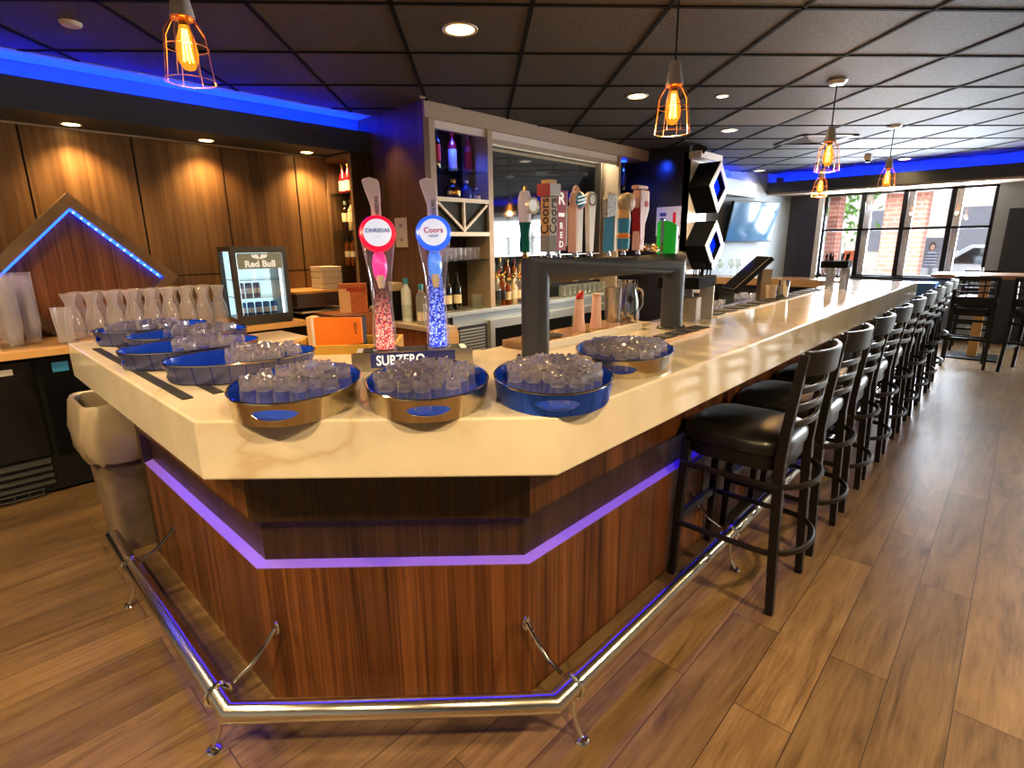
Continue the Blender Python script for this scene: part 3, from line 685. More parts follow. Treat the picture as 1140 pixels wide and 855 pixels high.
layer(bar, 'ledge', Mt['ledpurple'], 0, .045, .50, .503, .515)  # purple LED light on the ledge put into its colour and faint glow
layer(bar, 'recessed_band', Mt['bandwood'], .035, .07, .50, .69)
layer(bar, 'led_strip', Mt['ledstrip'], .009, .030, .6745, .679)
layer(bar, 'upper_lip', Mt['bandwood'], -.004, .004, .668, .68)
upb = layer(bar, 'upper_panel', Mt['bandwood'], -.004, .05, .68, .90)
for k in (0, 2): upb[k].data.materials[0] = Mt['barwood']
MB().box(.55,.62,2.96,3.02,0,.9).box(.62,.95,2.9,2.96,0,.9).build('end_panel', Mt['bandwood'], bar, 0, True)
MB().prism([(.66,2.9),(.66,1.72),(1.2,1.14),(7.0,1.14),(7.0,1.44),(1.55,1.44),(1.0,1.98),(1.0,2.9)],.02,.9).build('carcass', Mt['black'], bar, 0, True)
tag(MB().box(6.80,7.12,1.5,3.2,.0,1.0).box(6.8,7.12,1.03,1.5,0,.9).build('bar_return', Mt['darkgrey']), 'dark base of the far return end of the bar', 'bar')
tag(MB().box(6.72,7.2,1.455,3.25,1.0,1.085).build('return_counter', Mt['granite'],None,.004), 'brown stone edged top on the far return of the bar', 'counter')
top = thing('bar_countertop', 'thick cream veined quartz bar top with a cut corner', 'countertop', (1.0,1.2,.9))
poly = [(.40,3.31),(.40,1.504),(1.041,.82),(7.2,.82),(7.2,1.45),(2.75,1.46),(2.75,1.64),(1.56,1.64),(1.02,2.1),(1.02,3.31)]
MB().prism(poly, .905, CT).build('slab', Mt['quartz'], top, .006, True)

# foot rail
rail = thing('foot_rail', 'satin steel tubular foot rail running around the bar base', 'foot rail', (1.0,.9,0))
RP = [(.375,2.98,.18),(.372,1.50,.18),(1.04,.82,.18),(7.1,.82,.18)]
MB().tube(RP, .031, 16).build('rail_tube', Mt['rail'], rail, 0, True)
def bracket(px, py, nx, ny):
    n = Vector((nx,ny,0)).normalized(); R0 = Vector((px,py,.18)); t = Vector((-n.y,n.x,0))
    bm = MB()
    W = R0 + n*.19 + Vector((0,0,.12))
    pts = [W, R0+n*.155+Vector((0,0,.08)), R0+n*.10+Vector((0,0,.035)), R0+n*.045+Vector((0,0,.012))]
    bm.tube(pts, .007, 8)
    ring = [R0 + (n*cos(a)+Vector((0,0,1))*sin(a))*.036 for a in [2*PI*k/16 for k in range(16)]]
    bm.tube(ring, .006, 6, True)
    F = R0 - n*.035; F.z = .008
    bm.tube([R0-Vector((0,0,.035))+n*.0, R0-n*.004+Vector((0,0,-.09)), R0-n*.014+Vector((0,0,-.135)), F], .007, 8)
    b_ = bm.build('rail_bracket', Mt['chrome'], rail, 0, True)
    pl = MB(); Mw = Matrix.Translation(W+n*.006) @ n.to_track_quat('Z','Y').to_matrix().to_4x4()
    pl.lathe([(0,-.008),(.026,-.006),(.026,.0),(0,.0)],14,Mw, sx=.6)
    pl.build('wall_plate', Mt['chrome'], b_)
    MB().lathe([(0,.008),(.02,.006),(.024,0),(0,0)],14,T(F.x,F.y,0)).build('floor_plate', Mt['chrome'], b_)
bracket(.374,2.62,1,0); bracket(.372,1.60,1,0); bracket(1.13,.82,0,1)
for k in range(5): bracket(2.35+1.15*k,.82,0,1)

# ------------------------------------------------------------------ bar stools (front faces +y)
def stool_seat(mb, w, d, z):
    mb.lathe([(0,z-.03),(.92,z-.03),(.99,z-.02),(1.0,z),(.985,z+.022),(.93,z+.04),(.8,z+.055),(.55,z+.064),(.25,z+.067),(0,z+.068)], 32, T(0,.012,0), sx=w, sy=d, power=4.2)
def make_stool():
    t = thing('bar_stool', 'x', 'bar stool', (0,0,0), 0, 'bar stools along the bar')
    S_ = Mt['stool']
    sm = MB(); stool_seat(sm, .225, .225, .705); sm.build('seat', Mt['vinyl'], t)
    MB().lathe([(.90,.615),(.93,.62),(.93,.682),(.90,.686),(0,.686)],32,T(0,.006,0),sx=.222,sy=.222,power=4.2).build('seat_frame', S_, t)
    for s in (-1,1):
        MB().tube([(s*.198,.215,0),(s*.19,.205,.35),(s*.178,.19,.67)],[.022,.025,.027],4,ref=(1,0,0)).build('leg', S_, t, .004)
        MB().tube([(s*.20,-.222,0),(s*.194,-.205,.4),(s*.186,-.195,.66),(s*.187,-.205,.80),(s*.192,-.24,1.10)],[.022,.026,.028,.026,.021],4,ref=(1,0,0)).build('leg', S_, t, .004)
    def arc(z, y0, bulge, hw=.19, n=11): return [(-hw+2*hw*k/(n-1), y0-bulge*(1-(2*k/(n-1)-1)**2), z) for k in range(n)]
    def slat(z, h, y0, b, th=.016, lean=0.0):
        m = MB(); vs = []
        P0 = arc(z, y0, b); n = len(P0)
        for x,y,zz in P0:
            vs += [(x,y-th/2,zz-h/2),(x,y+th/2,zz-h/2),(x,y+th/2-lean,zz+h/2),(x,y-th/2-lean,zz+h/2)]
        fs = [(0,1,2,3),tuple(4*(n-1)+q for q in (3,2,1,0))]
        for k in range(n-1):
            for q in range(4): fs.append((4*k+q,4*(k+1)+q,4*(k+1)+(q+1)%4,4*k+(q+1)%4))
        return m.add(vs, fs, True)
    slat(1.062,.095,-.235,.055,.02,.008).build('crest_rail', S_, t, .005)
    for z in (.815,.885,.955): slat(z,.026,-.205-(z-.8)*.12,.04,.014).build('slat', S_, t, .003)
    for z in (.275,.565):
        p = [(-.212,.20,z),(-.214,-.10,z)] + [(-.214*cos(a),-.15-.145*sin(a),z) for a in [PI*k/14 for k in range(0,15)]] + [(.214,-.10,z),(.212,.20,z)]
        MB().tube(p, .0135, 8, ref=(0,0,1), flat=.75).build('hoop_stretcher', S_, t)
    MB().box(-.185,.185,.196,.222,.272,.306).build('footrest', Mt['darksteel'], t)
    MB().box(-.18,.18,.19,.205,.50,.53).build('stretcher', S_, t)
    return t
st0 = make_stool(); st0.location = (2.33,.778,0)
st0['label'] = 'black bar stool at the near end of the row, nearest the camera'
nm = ['', 'second','third','fourth','fifth','sixth','seventh','eighth']
for k in range(1,9):
    lb = nm[k]+' black bar stool from the near end of the row along the bar' if k < 8 else 'farthest black bar stool at the far end of the row'
    dup(st0, (2.33+.592*k,.778,0), rad(random.uniform(-2,2)), lb)

# high-top table with lattice-back chairs
t = thing('high_top_table', 'wooden topped high table by the street windows', 'table', (9.2,.02,0))
MB().box(-.40,.40,-1.2,.86,1.03,1.075).build('tabletop', Mt['tabletop'], t, .006)
for y in (.33,-.75):
    MB().box(-.05,.05,y-.05,y+.05,.02,1.03).build('pedestal', Mt['tan'], t)
    MB().box(-.26,.26,y-.26,y+.26,0,.018).build('base_plate', Mt['black'], t)
def make_lattice():
    t = thing('lattice_chair', 'x', 'bar chair', (0,0,0), 0, 'lattice-backed chairs at the high table')
    S_ = Mt['stool']
    sm = MB(); stool_seat(sm,.215,.21,.70); sm.build('seat', Mt['vinyl'], t)
    MB().lathe([(.90,.62),(.93,.625),(.93,.682),(0,.686)],32,T(0,.006,0),sx=.212,sy=.208,power=4.5).build('seat_frame', S_, t)
    for s in (-1,1):
        MB().tube([(s*.19,.20,0),(s*.175,.185,.67)],[.022,.026],4,ref=(1,0,0)).build('leg', S_, t)
        MB().tube([(s*.20,-.25,0),(s*.19,-.20,.5),(s*.19,-.195,.7),(s*.192,-.25,1.08)],[.022,.026,.027,.022],4,ref=(1,0,0)).build('leg', S_, t)
        MB().box(s*.19-.012,s*.19+.012,-.2,.19,.26,.295).build('stretcher', S_, t)
    MB().beam((-.19,-.247,1.06),(.19,-.247,1.06),.02,.05).build('crest_rail', S_, t)
    MB().beam((-.19,-.207,.80),(.19,-.207,.80),.02,.09).build('lower_rail', S_, t)
    for z in (.90,.98): MB().beam((-.19,-.20-(z-.7)*.13,z),(.19,-.20-(z-.7)*.13,z),.012,.018).build('lattice_bar', S_, t)
    for x in (-.075,.075): MB().beam((x,-.215,.84),(x,-.245,1.04),.012,.018,(0,1,0)).build('lattice_bar', S_, t)
    for z in (.33,.55): MB().box(-.185,.185,-.222,-.202,z,z+.03).build('stretcher', S_, t)
    MB().box(-.18,.18,.185,.205,.30,.33).build('footrest', S_, t)
    return t
lc = make_lattice(); lc.location = (8.55,.40,0); lc.rotation_euler = (0,0,-PI/2+.05)
lc['label'] = 'lattice-backed dark chair at the left corner of the high table'
dup(lc,(8.50,-.20,0),-PI/2-.25,'lattice-backed dark chair second from the left at the high table')
dup(lc,(9.78,.42,0),PI/2,'lattice-backed dark chair on the window side of the high table, left one')
dup(lc,(8.62,-.78,0),-PI/2,'lattice-backed dark chair at the right edge of the picture')
for k,(x,y) in enumerate(((9.0,.40),(9.25,-.05))):
    tt = thing('condiment_shaker', ['small shaker on the left end of the high table','small shaker further right on the high table'][k], 'shaker', (x,y,1.075))
    MB().lathe([(0,0),(.022,0),(.02,.06),(0,.06)],12).build('body', Mt['bottleclear'], tt); MB().lathe([(0,.06),(.02,.06),(.016,.085),(0,.085)],12).build('cap', Mt['chrome'], tt)

# ------------------------------------------------------------------ trays of glasses
def tray_build(t, out_mat, a, b, h=.062):
    n = 72; th = .004
    def pt(k, z, inset):
        ang = 2*PI*k/n; f = .95 + .05*z/h
        return ((a*f-inset)*cos(ang), (b*f-inset)*sin(ang), z)
    def hole(k):                       # two oval grips, one at each end of the long axis
        ang = 2*PI*k/n
        for c in (0, PI):
            d = (ang-c+PI) % (2*PI) - PI
            arc_ = abs(d)*b
            if arc_ < .058:
                e = math.sqrt(1-(arc_/.058)**2); return h*.52-.0155*e, h*.52+.0155*e, True
        return h*.52, h*.52, False
    def shell(inset, flip):
        vs = []; fs = []
        for k in range(n):
            lo, hi, _ = hole(k)
            for z in (0.0, lo, hi, h): vs.append(pt(k,z,inset))
        for k in range(n):
            k2 = (k+1) % n
            for r in (0, 2):
                f = (4*k+r, 4*k2+r, 4*k2+r+1, 4*k+r+1); fs.append(f[::-1] if flip else f)
        return vs, fs
    o = MB(); vs, fs = shell(0, False); o.add(vs, fs, True)
    # grip lips
    for k in range(n):
        k2 = (k+1) % n; h1, h2 = hole(k), hole(k2)
        if h1[2] or h2[2]:
            for idx, s in ((0,1),(1,-1)):
                q = [pt(k,h1[idx],0),pt(k2,h2[idx],0),pt(k2,h2[idx],th),pt(k,h1[idx],th)]
                o.add(q, [(0,1,2,3) if s > 0 else (3,2,1,0)])
    o.build('side_wall', out_mat, t)
    i_ = MB(); vs, fs = shell(th, True); i_.add(vs, fs, True)
    bt = [pt(k,.004,th) for k in range(n)]; i_.add(bt, [tuple(range(n))])
    i_.build('liner', Mt['blue'], t)
    MB().add([pt(k,0.0,0) for k in range(n)], [tuple(range(n-1,-1,-1))]).build('base', Mt['steel'], t)
    MB().tube([pt(k,h,th/2) for k in range(n)], .0033, 6, True).build('rim', Mt['chrome'], t)
# heavy little tumbler, standing upside down: fluted thick base on top
def tumbler_mesh():
    wall = MB(); n = 16
    o_ = [(.0232,0),(.0226,.030),(.0218,.054)]
    i_ = [(.0216,0),(.0210,.030),(.0195,.050)]
    wall.lathe(o_, n); k = len(wall.f)
    q = MB().lathe(i_, n); wall.add(q.v, [f[::-1] for f in q.f], True)
    o = len(o_)*n
    for j in range(n): wall.f.append([j, o+j, o+(j+1)%n, (j+1)%n]); wall.sm.append(False)
    nw = len(wall.f)
    # thick fluted base, cut like a crown
    vs = []; m = 8; lev = [(.0190,.050,0),(.0216,.054,.0),(.0212,.064,.0026),(.0190,.077,.0034),(.0120,.080,.003)]
    for r, z, j in lev:
        for q_ in range(m):
            a_ = 2*PI*q_/m; e = j if q_ % 2 else -j
            vs.append(((r+e)*cos(a_), (r+e)*sin(a_), z+(e*.8 if z > .07 else 0)))
    vs += [(0,0,.0535),(0,0,.0735)]
    fs = []
    for L_ in range(len(lev)-1):
        for q_ in range(m): fs.append((L_*m+q_, L_*m+(q_+1)%m, (L_+1)*m+(q_+1)%m, (L_+1)*m+q_))
    T0 = (len(lev)-1)*m
    for q_ in range(m): fs.append((T0+q_, T0+(q_+1)%m, len(vs)-1)); fs.append(((q_+1)%m, q_, len(vs)-2))
    wall.add(vs, fs, False)
    return wall, nw
_w, _nw = tumbler_mesh()
TUM = _w.build('tumbler', Mt['glassthin']); TUM.data.materials.append(Mt['glass'])
for _i, _p in enumerate(TUM.data.polygons): _p.material_index = 0 if _i < _nw else 1
TUM['category'] = 'glass'
first_t = [True]
def tumbler(x, y, z, rz, tilt, label, group):
    if first_t[0]: o = TUM; first_t[0] = False
    else: o = TUM.copy(); COL.objects.link(o)
    o.location = (x,y,z); o.rotation_euler = (tilt[0],tilt[1],rz)
    o['label'] = label; o['group'] = group; o['category'] = 'glass'
    return o
A_, B_ = .245, .175
TR = [ # centre, axis angle, outside, tray label, where the glasses are, span along the long axis, short name
 (.715,3.10,rad(2),'tray','farthest blue tray at the back end of the left bar leg',(-.85,.45),'the farthest blue tray on the left'),
 (.765,2.735,rad(-4),'tray','second blue tray from the back, half hidden behind the next one',(-.25,.85),'the half hidden blue tray on the left'),
 (.665,2.365,rad(-8),'tray','third blue patterned tray from the back on the left bar leg',(-.22,.85),'the third blue tray from the back'),
 (.71,1.975,rad(-18),'tray','blue patterned tray nearest the cut corner on the left bar leg',(-.15,.85),'the nearest blue tray on the left bar leg'),
 (.668,1.470,rad(50),'gold','left brushed metal tray overhanging the bar corner',(-.40,.80),'the left brushed metal tray'),
 (.935,1.215,rad(52),'gold','middle brushed metal tray on the bar corner before the two beer towers',(-.62,.80),'the middle brushed metal tray'),
 (1.212,.975,rad(42),'trayblue','bright blue tray at the right end of the bar corner',(-.62,.80),'the bright blue tray on the corner'),
 (1.69,1.025,rad(28),'gold','brushed metal tray by the foot of the tap gantry',(-.85,.55),'the brushed metal tray by the gantry')]
for i,(cx,cy,an,om,lb,span,short) in enumerate(TR):
    t = thing('serving_tray', lb, 'tray', (cx,cy,CT+(.0045 if i < 4 else .0005)), an)
    tray_build(t, Mt[om], A_, B_)
    rr = random.Random(40+i); d = .0490
    lab = 'small clear glass upside down in '+short; grp = 'glasses in '+short
    la = rr.uniform(.15,.42); pts_ = []
    for iu in range(-14,15):
        for iv in range(-14,15):
            u_, v_ = (iu+(.5 if iv % 2 else 0))*d, iv*d*.87
            x, y = u_*cos(la)-v_*sin(la), u_*sin(la)+v_*cos(la)
            if (x/(A_*.95-.032))**2 + (y/(B_*.95-.032))**2 < 1 and span[0]*A_ <= x <= span[1]*A_ and rr.random() > .10: pts_.append((x,y))
    for x, y in pts_:
        X = cx + x*cos(an) - y*sin(an) + rr.uniform(-.0008,.0008); Y = cy + x*sin(an) + y*cos(an) + rr.uniform(-.0008,.0008)
        tumbler(X, Y, CT+(.0092 if i < 4 else .0052), rr.uniform(0,6.28), (0,0), lab, grp)
    # a few lying loose on top, as in the photo
tag(MB().box(.445,.475,1.75,3.0,CT,CT+.004).box(.53,.56,1.75,3.0,CT,CT+.004).build('bar_mat', Mt['mat']), 'thin dark bar mat lying under the blue trays', 'bar mat')

# ------------------------------------------------------------------ chilled beer towers
base_dir = Vector((.33,-.23,0)).normalized(); nrm = Vector((.23,.33,0)).normalized()   # nrm points away from the viewer
rzP = math.atan2(base_dir.y, base_dir.x)
pc = Vector((1.145,1.565,0))
t = thing('drip_tray', 'steel drip tray with white lettering on its lit front plate', 'drip tray', (pc.x,pc.y,CT), rzP)
MB().box(-.205,.205,.0,.16,0,.055).build('tray_body', Mt['stainless'], t, .004)
MB().box(-.215,.215,-.006,0,0,.068).build('front_plate', Mt['steel'], t)
bp_ = MB().add([(-.15,-.0075,.012),(.15,-.0075,.012),(.15,-.0075,.063),(-.15,-.0075,.063)],[(0,1,2,3)]).build('lit_band', pbr('plate glow',(.10,.11,.16,1),.25,.8,emis=(.01,.05,.6,1),estr=.08), t)
text('lettering','SUBZERO',.05,Mt['inkwhite'],(-.045,-.009,.036),(1,0,0),(0,0,1),t,bold=.02,sx=.8)
for k in range(9): MB().box(-.18,.18,.012+.016*k,.018+.016*k,.055,.058).build('grate_bar', Mt['darksteel'], t)
def tower(pos, label, ring, spout, glit, word, sub, col, col2):
    d = Vector((-pos.x,-pos.y,0)).normalized()          # towards the viewer
    rz = math.atan2(d.y,d.x)+PI/2                         # local -y faces the viewer
    t = thing('beer_tower', label, 'beer tower', (pos.x,pos.y,CT+.0605), rz)
    prof = [(0,0),(.043,0),(.042,.06),(.038,.12),(.036,.18),(.0385,.25),(.048,.32),(.058,.38),(.060,.41),(.045,.415),(0,.415)]
    MB().lathe([(r*1.0,z) for r,z in prof],28).build('clear_column', Mt['towerclear'], t)
    MB().lathe([(0,.004),(.033,.004),(.031,.08),(.027,.16),(.026,.22),(.024,.29),(.022,.33),(0,.335)],20).build('glitter_core', glit, t)
    MB().lathe([(0,-.002),(.05,-.002),(.05,.008),(0,.008)],24).build('foot', Mt['chrome'], t)
    M = T(0,-.052,.415) @ Rx(rad(78))
    MB().lathe([(0,-.055),(.054,-.05),(.061,-.02),(.0625,0),(.058,.010),(.047,.012)],36,M).build('cap_ring', ring, t)
    MB().lathe([(.047,.0105),(.047,.012),(0,.015)],36,M).build('cap_face', Mt['faceglow'], t)
    n_ = (M.to_3x3() @ Vector((0,0,1))); u_ = (M.to_3x3() @ Vector((0,1,0)))
    c_ = M @ Vector((0,0,.0158))
    text('lettering',word,.026 if len(word)<7 else .0175,col,c_+u_*.006+n_*.0,(1,0,0),u_,t,bold=.012)
    text('lettering',sub,.012,col2,c_-u_*.014,(1,0,0),u_,t,bold=.008)
    sp = MB(); sp.lathe([(0,-.0),(.017,.004),(.024,.03),(.026,.055),(.022,.085),(.014,.10),(0,.102)],8,T(0,-.045,.255) @ Rx(rad(-10)),True)
    sp.build('spout', spout, t)
    MB().lathe([(0,0),(.010,.006),(.018,.05),(.010,.052),(0,.05)],10,T(0,-.050,.222) @ Rx(rad(-6))).build('spout_tip', Mt['bone'], t)
    MB().tube([(0,-.03,.35),(0,-.05,.362),(0,-.055,.372)],.012,10).build('faucet_neck', Mt['chrome'], t)
    # paddle handle behind the cap
    hp = []; L_ = .165
    for k in range(25):
        s = k/24; z = .44 + L_*s
        w_ = .017 + .012*max(0,math.sin((s-.42)/.58*PI/2) if s > .42 else 0)
        if s > .90: w_ *= math.sqrt(max(0,1-((s-.90)/.10)**2))
        hp.append((z, w_, -.016*max(0,(s-.35)/.65)**1.4))
    poly = [(x0+w_,z) for z,w_,x0 in hp] + [(x0-w_,z) for z,w_,x0 in hp[::-1]]
    Mh = Matrix(((1,0,0,0),(0,0,-1,.012),(0,1,0,0),(0,0,0,1)))
    MB().prism(poly, -.006, .006, Mh).build('tap_handle', Mt['lilac'], t, .003)
    text('lettering',word.upper(),.018,Mt['inkdark'],(.004,.004,.50),(0,0,1),(-1,0,0),t)
    return t
Mt['towerclear'] = thinwall('tower acrylic',.06,.10,(.96,.95,1,1))
g_red = glitter('red glitter',(.5,.02,.04,1),(.95,.18,.12,1),(1,.55,.35,1),.05,.21,1.25)
g_blue = glitter('blue glitter',(.01,.02,.5,1),(.04,.12,1,1),(.6,.7,1,1),.05,.36,1.2)
p1 = pc + nrm*.085 - base_dir*.098; p2 = pc + nrm*.085 + base_dir*.098
tower(p1,'clear beer tower with a red cap and red glitter, the left one',Mt['redglow'],Mt['pink'],g_red,'CINREDAS','- -',Mt['ink'],Mt['inkred'])
tower(p2,'clear beer tower with a blue cap and blue glitter, the right one',Mt['blueglow'],Mt['bluespout'],g_blue,'Coors','LIGHT',Mt['inkred'],Mt['ink'])
# ------------------------------------------------------------------ tap gantry
GY = 1.33
t = thing('tap_gantry', 'fat dark pipe tap gantry standing on the bar', 'beer tap gantry', (2.08,GY,CT))
gp = [(-.51,.02,0),(-.51,.02,.335),(.53,-.02,.335),(.53,-.02,0)]
MB().tube(gp, .054, 32).build('pipe', Mt['gantry'], t)
for x,y in ((-.51,.02),(.53,-.02)):
    MB().lathe([(0,0),(.075,0),(.075,.008),(.055,.012),(0,.012)],28,T(x,y,0)).build('base_flange', Mt['darksteel'], t)
    for k in range(4): MB().lathe([(0,.008),(.008,.008),(.006,.016),(0,.016)],8,T(x+.066*cos(k*PI/2+.78),y+.066*sin(k*PI/2+.78),0)).build('bolt', Mt['chrome'], t)
HZ = CT+.335+.052
def hroot(x, lb): 
    t = thing('beer_tap', lb, 'beer tap', (x, GY-.0+.02-.04*((x-1.57)/1.04), HZ-.004)); t.scale = (.92,.92,.82)
    MB().lathe([(0,0),(.014,0),(.014,.01),(.009,.014),(.009,.03),(0,.03)],14).build('ferrule', Mt['goldcap'] if x<1.6 else Mt['chrome'], t)
    return t
FRONT = Matrix(((1,0,0,0),(0,0,-1,0),(0,1,0,0),(0,0,0,1)))    # drawn in x,z; thickness along y
# 1 teal and white with a silver medal
t = hroot(1.515,'teal and white tap handle with a round silver medal, the leftmost on the gantry')
MB().lathe([(0,.025),(.020,.027),(.022,.06),(.018,.10),(.021,.14),(.026,.155),(0,.155)],20).build('grip', Mt['teal'], t)
MB().lathe([(.026,.155),(.029,.19),(.031,.225),(.029,.26),(.020,.285),(0,.29)],20,None,True,1,.8).build('body', Mt['lilac'], t)
MB().lathe([(0,.285),(.008,.285),(.005,.305),(0,.305)],10).build('finial', Mt['goldcap'], t)
MB().lathe([(0,.004),(.026,.004),(.030,.008),(.036,.004),(.036,-.012),(0,-.012)],28,T(.016,-.028,.225) @ Rx(PI/2) ).build('medal', Mt['alu'], t)
# 2 cream post with script lettering on both faces
t = hroot(1.645,'square cream tap handle with dark script lettering and a red and white block on top')
MB().box(-.024,.024,-.024,.024,.10,.27).build('post', Mt['cream'], t)
MB().box(-.024,.024,-.024,.024,.025,.10).build('lower_post', Mt['stripe'], t)
MB().box(-.0245,-.0235,-.0235,.0235,.10,.27).build('side_face', Mt['tan'], t)  # left side of the post in shade, the shade put into its colour
MB().box(-.034,.034,-.034,.034,.272,.325).build('header_block', Mt['paper'], t)
MB().box(-.035,-.0335,-.034,.034,.272,.325).build('header_side', Mt['redpaint'], t)
MB().box(-.022,.022,-.022,.022,.325,.342).build('cap', Mt['tan'], t)
text('lettering','Coors',.062,Mt['inkdark'],(0,-.0248,.185),(0,0,1),(-1,0,0),t,bold=.012)
text('lettering','Coors',.062,Mt['inkdark'],(-.025,0,.185),(0,0,1),(0,1,0),t,bold=.012)
# 3 red board
t = hroot(1.70,'dark red tap handle with white lettering beside the cream one')
bdy = [(-.036,.03),(.036,.03),(.036,.17),(.026,.18),(.026,.205),(.036,.215),(.040,.30),(-.040,.30),(-.036,.215),(-.026,.205),(-.026,.18),(-.036,.17)]
MB().prism(bdy,-.016,.016,FRONT).build('board', Mt['redpaint'], t, .002)
MB().box(.034,.042,-.015,.015,.05,.30).build('white_edge', Mt['white'], t)
for i,c in enumerate('RED'): text('lettering',c,.040,Mt['inkwhite'],(0,-.0168,.142-.042*i),(1,0,0),(0,0,1),t,bold=.02)
text('lettering','R',.075,Mt['inkwhite'],(0,-.0168,.262),(1,0,0),(.25,0,1),t,bold=.02)
MB().box(-.02,.02,-.018,-.016,.184,.201).build('printed_band', Mt['inkwhite'], t)
# 4 pink and white post with a striped ball badge
t = hroot(1.805,'pink and white tap handle with a round blue striped badge')
MB().prism([(-.022,.02),(.026,.02),(.030,.24),(-.026,.24)],-.02,.02,FRONT).build('post', Mt['white'], t, .002)
MB().prism([(-.0225,.02),(-.010,.02),(-.012,.24),(-.0265,.24)],-.021,.021,FRONT).build('side_face', Mt['salmon'], t)
MB().lathe([(0,.024),(.03,.022),(.046,.012),(.048,0),(.046,-.012),(0,-.02)],8,T(0,-.008,.262) @ Rx(PI/2)).build('badge', Mt['salmon'], t)
MB().lathe([(0,.027),(.026,.025),(.036,.0175),(0,.0175)],24,T(0,-.008,.262) @ Rx(PI/2)).build('badge_face', Mt['skyblue'], t)
for z in (.248,.264,.28): MB().beam((-.03,-.034,z-.006),(.03,-.034,z+.008),.003,.005).build('badge_stripe', Mt['inkwhite'], t)
MB().lathe([(.018,0),(.012,.02),(0,.03)],8,T(0,0,.305)).build('finial', Mt['salmon'], t)
# 5 white paddle with a round top
t = hroot(1.90,'plain white paddle tap handle with a round top')
pts = [(-.016,.02),(.016,.02),(.028,.235)] + [(.036*cos(a),.272+.038*sin(a)) for a in [-.6+k*(PI+1.2)/14 for k in range(15)]] + [(-.028,.235)]
MB().prism(pts,-.011,.011,FRONT).build('paddle', Mt['white'], t, .003)
MB().lathe([(.024,0),(.03,0),(.03,.002),(.024,.002)],24,T(0,-.0115,.272) @ Rx(PI/2)).build('printed_ring', Mt['stripe'], t)
# 6 fluted blue handle with a speckled top
t = hroot(2.03,'fluted blue tap handle with a black and white speckled top')
for k in range(5): MB().tube([(-.028+.014*k,0,.02),(-.022+.011*k,0,.21)],.0095,8).build('flute', Mt['skyblue'], t)
spk = pbr('speckled print',(.35,.35,.36,1),.4,var=.95,vscale=60)
MB().prism([(-.034,.19),(.036,.20),(.038,.27),(.028,.315),(.0,.30),(-.012,.318),(-.036,.28)],-.014,.014,FRONT).build('top', spk, t, .002)
MB().box(.036,.048,-.012,.012,.02,.30).build('white_edge', Mt['white'], t)
# 7 tan post with blue bands and a round medal
t = hroot(2.145,'tan tap handle with blue bands and a round cream medal')
MB().lathe([(0,.02),(.024,.02),(.027,.1),(.03,.20),(.026,.235),(0,.235)],18).build('post', Mt['tan'], t)
for z0,z1 in ((.03,.085),(.115,.19)): MB().lathe([(.0285,z0),(.0315,z1)],18).build('band', Mt['skyblue'], t)
MB().lathe([(.031,.092),(.032,.104)],18).build('red_band', Mt['orange'], t)
MB().lathe([(0,.02),(.03,.018),(.046,.01),(.05,-.005),(.046,-.03),(0,-.03)],26,T(.008,-.014,.272) @ Rx(PI/2)).build('medal', Mt['cream'], t)
MB().lathe([(.020,.0205),(.026,.0195),(.026,.021),(.020,.022)],24,T(.008,-.014,.272) @ Rx(PI/2)).build('medal_ring', Mt['tan'], t)
# 8 tall pale shield
t = hroot(2.262,'tall pale shield-shaped tap handle with a small red emblem')
MB().prism([(-.022,.02),(.024,.02),(.030,.16),(.062,.25),(.058,.34),(-.030,.345),(-.034,.30),(-.020,.17)],-.022,.022,FRONT).build('shield', Mt['salmon'], t, .006)
MB().box(-.05,.045,-.02,.02,.345,.365).build('top_block', Mt['salmon'], t, .004)
MB().prism([(-.030,.28),(-.026,.20),(-.016,.06),(-.006,.05),(-.012,.20),(-.016,.31)],-.0235,.0235,FRONT).build('dark_inlay', Mt['redpaint'], t)
MB().lathe([(0,.003),(.016,.002),(.016,0),(0,0)],14,T(.030,-.0225,.27) @ Rx(PI/2)).build('emblem', Mt['inkred'], t)
# 9 green cut cylinder
t = thing('beer_column', 'bright green slant-topped beer column on the right end of the gantry', 'beer tap', (2.525,GY-.015,HZ-.006))
vs = []; n = 28; r = .050
for k in range(n):
    a = 2*PI*k/n; vs.append((r*cos(a), r*sin(a), 0))
for k in range(n):
    a = 2*PI*k/n; vs.append((r*cos(a), r*sin(a), .130-.55*r*cos(a)))
m = MB().add(vs,[(k,(k+1)%n,n+(k+1)%n,n+k) for k in range(n)],True); m.add(vs[n:],[tuple(range(n))])
m.build('column', Mt['greenpaint'], t)
m = MB().add([(x*.72,y*.72,z*1+.0008+.0) for x,y,z in [(v[0],v[1],.130-.55*v[0]*.72) for v in vs[n:]]],[tuple(range(n))]); m.build('red_label', Mt['inkred'], t)
m = MB().box(-r-.003,-r+.004,-.007,.007,0,.16); m.build('silver_edge', Mt['chrome'], t)
t = thing('keg_coupler', 'cluster of shiny metal fittings on the gantry left of the green column', 'fitting', (2.41,GY,HZ-.006))
for k in range(14): MB().lathe([(0,0),(.010,.003),(.012,.012),(.006,.022),(0,.022)],10,T(random.uniform(-.05,.04),random.uniform(-.03,.03),.004+random.uniform(0,.03))).build('fitting', Mt['chrome'] if k%2 else Mt['goldcap'], t)
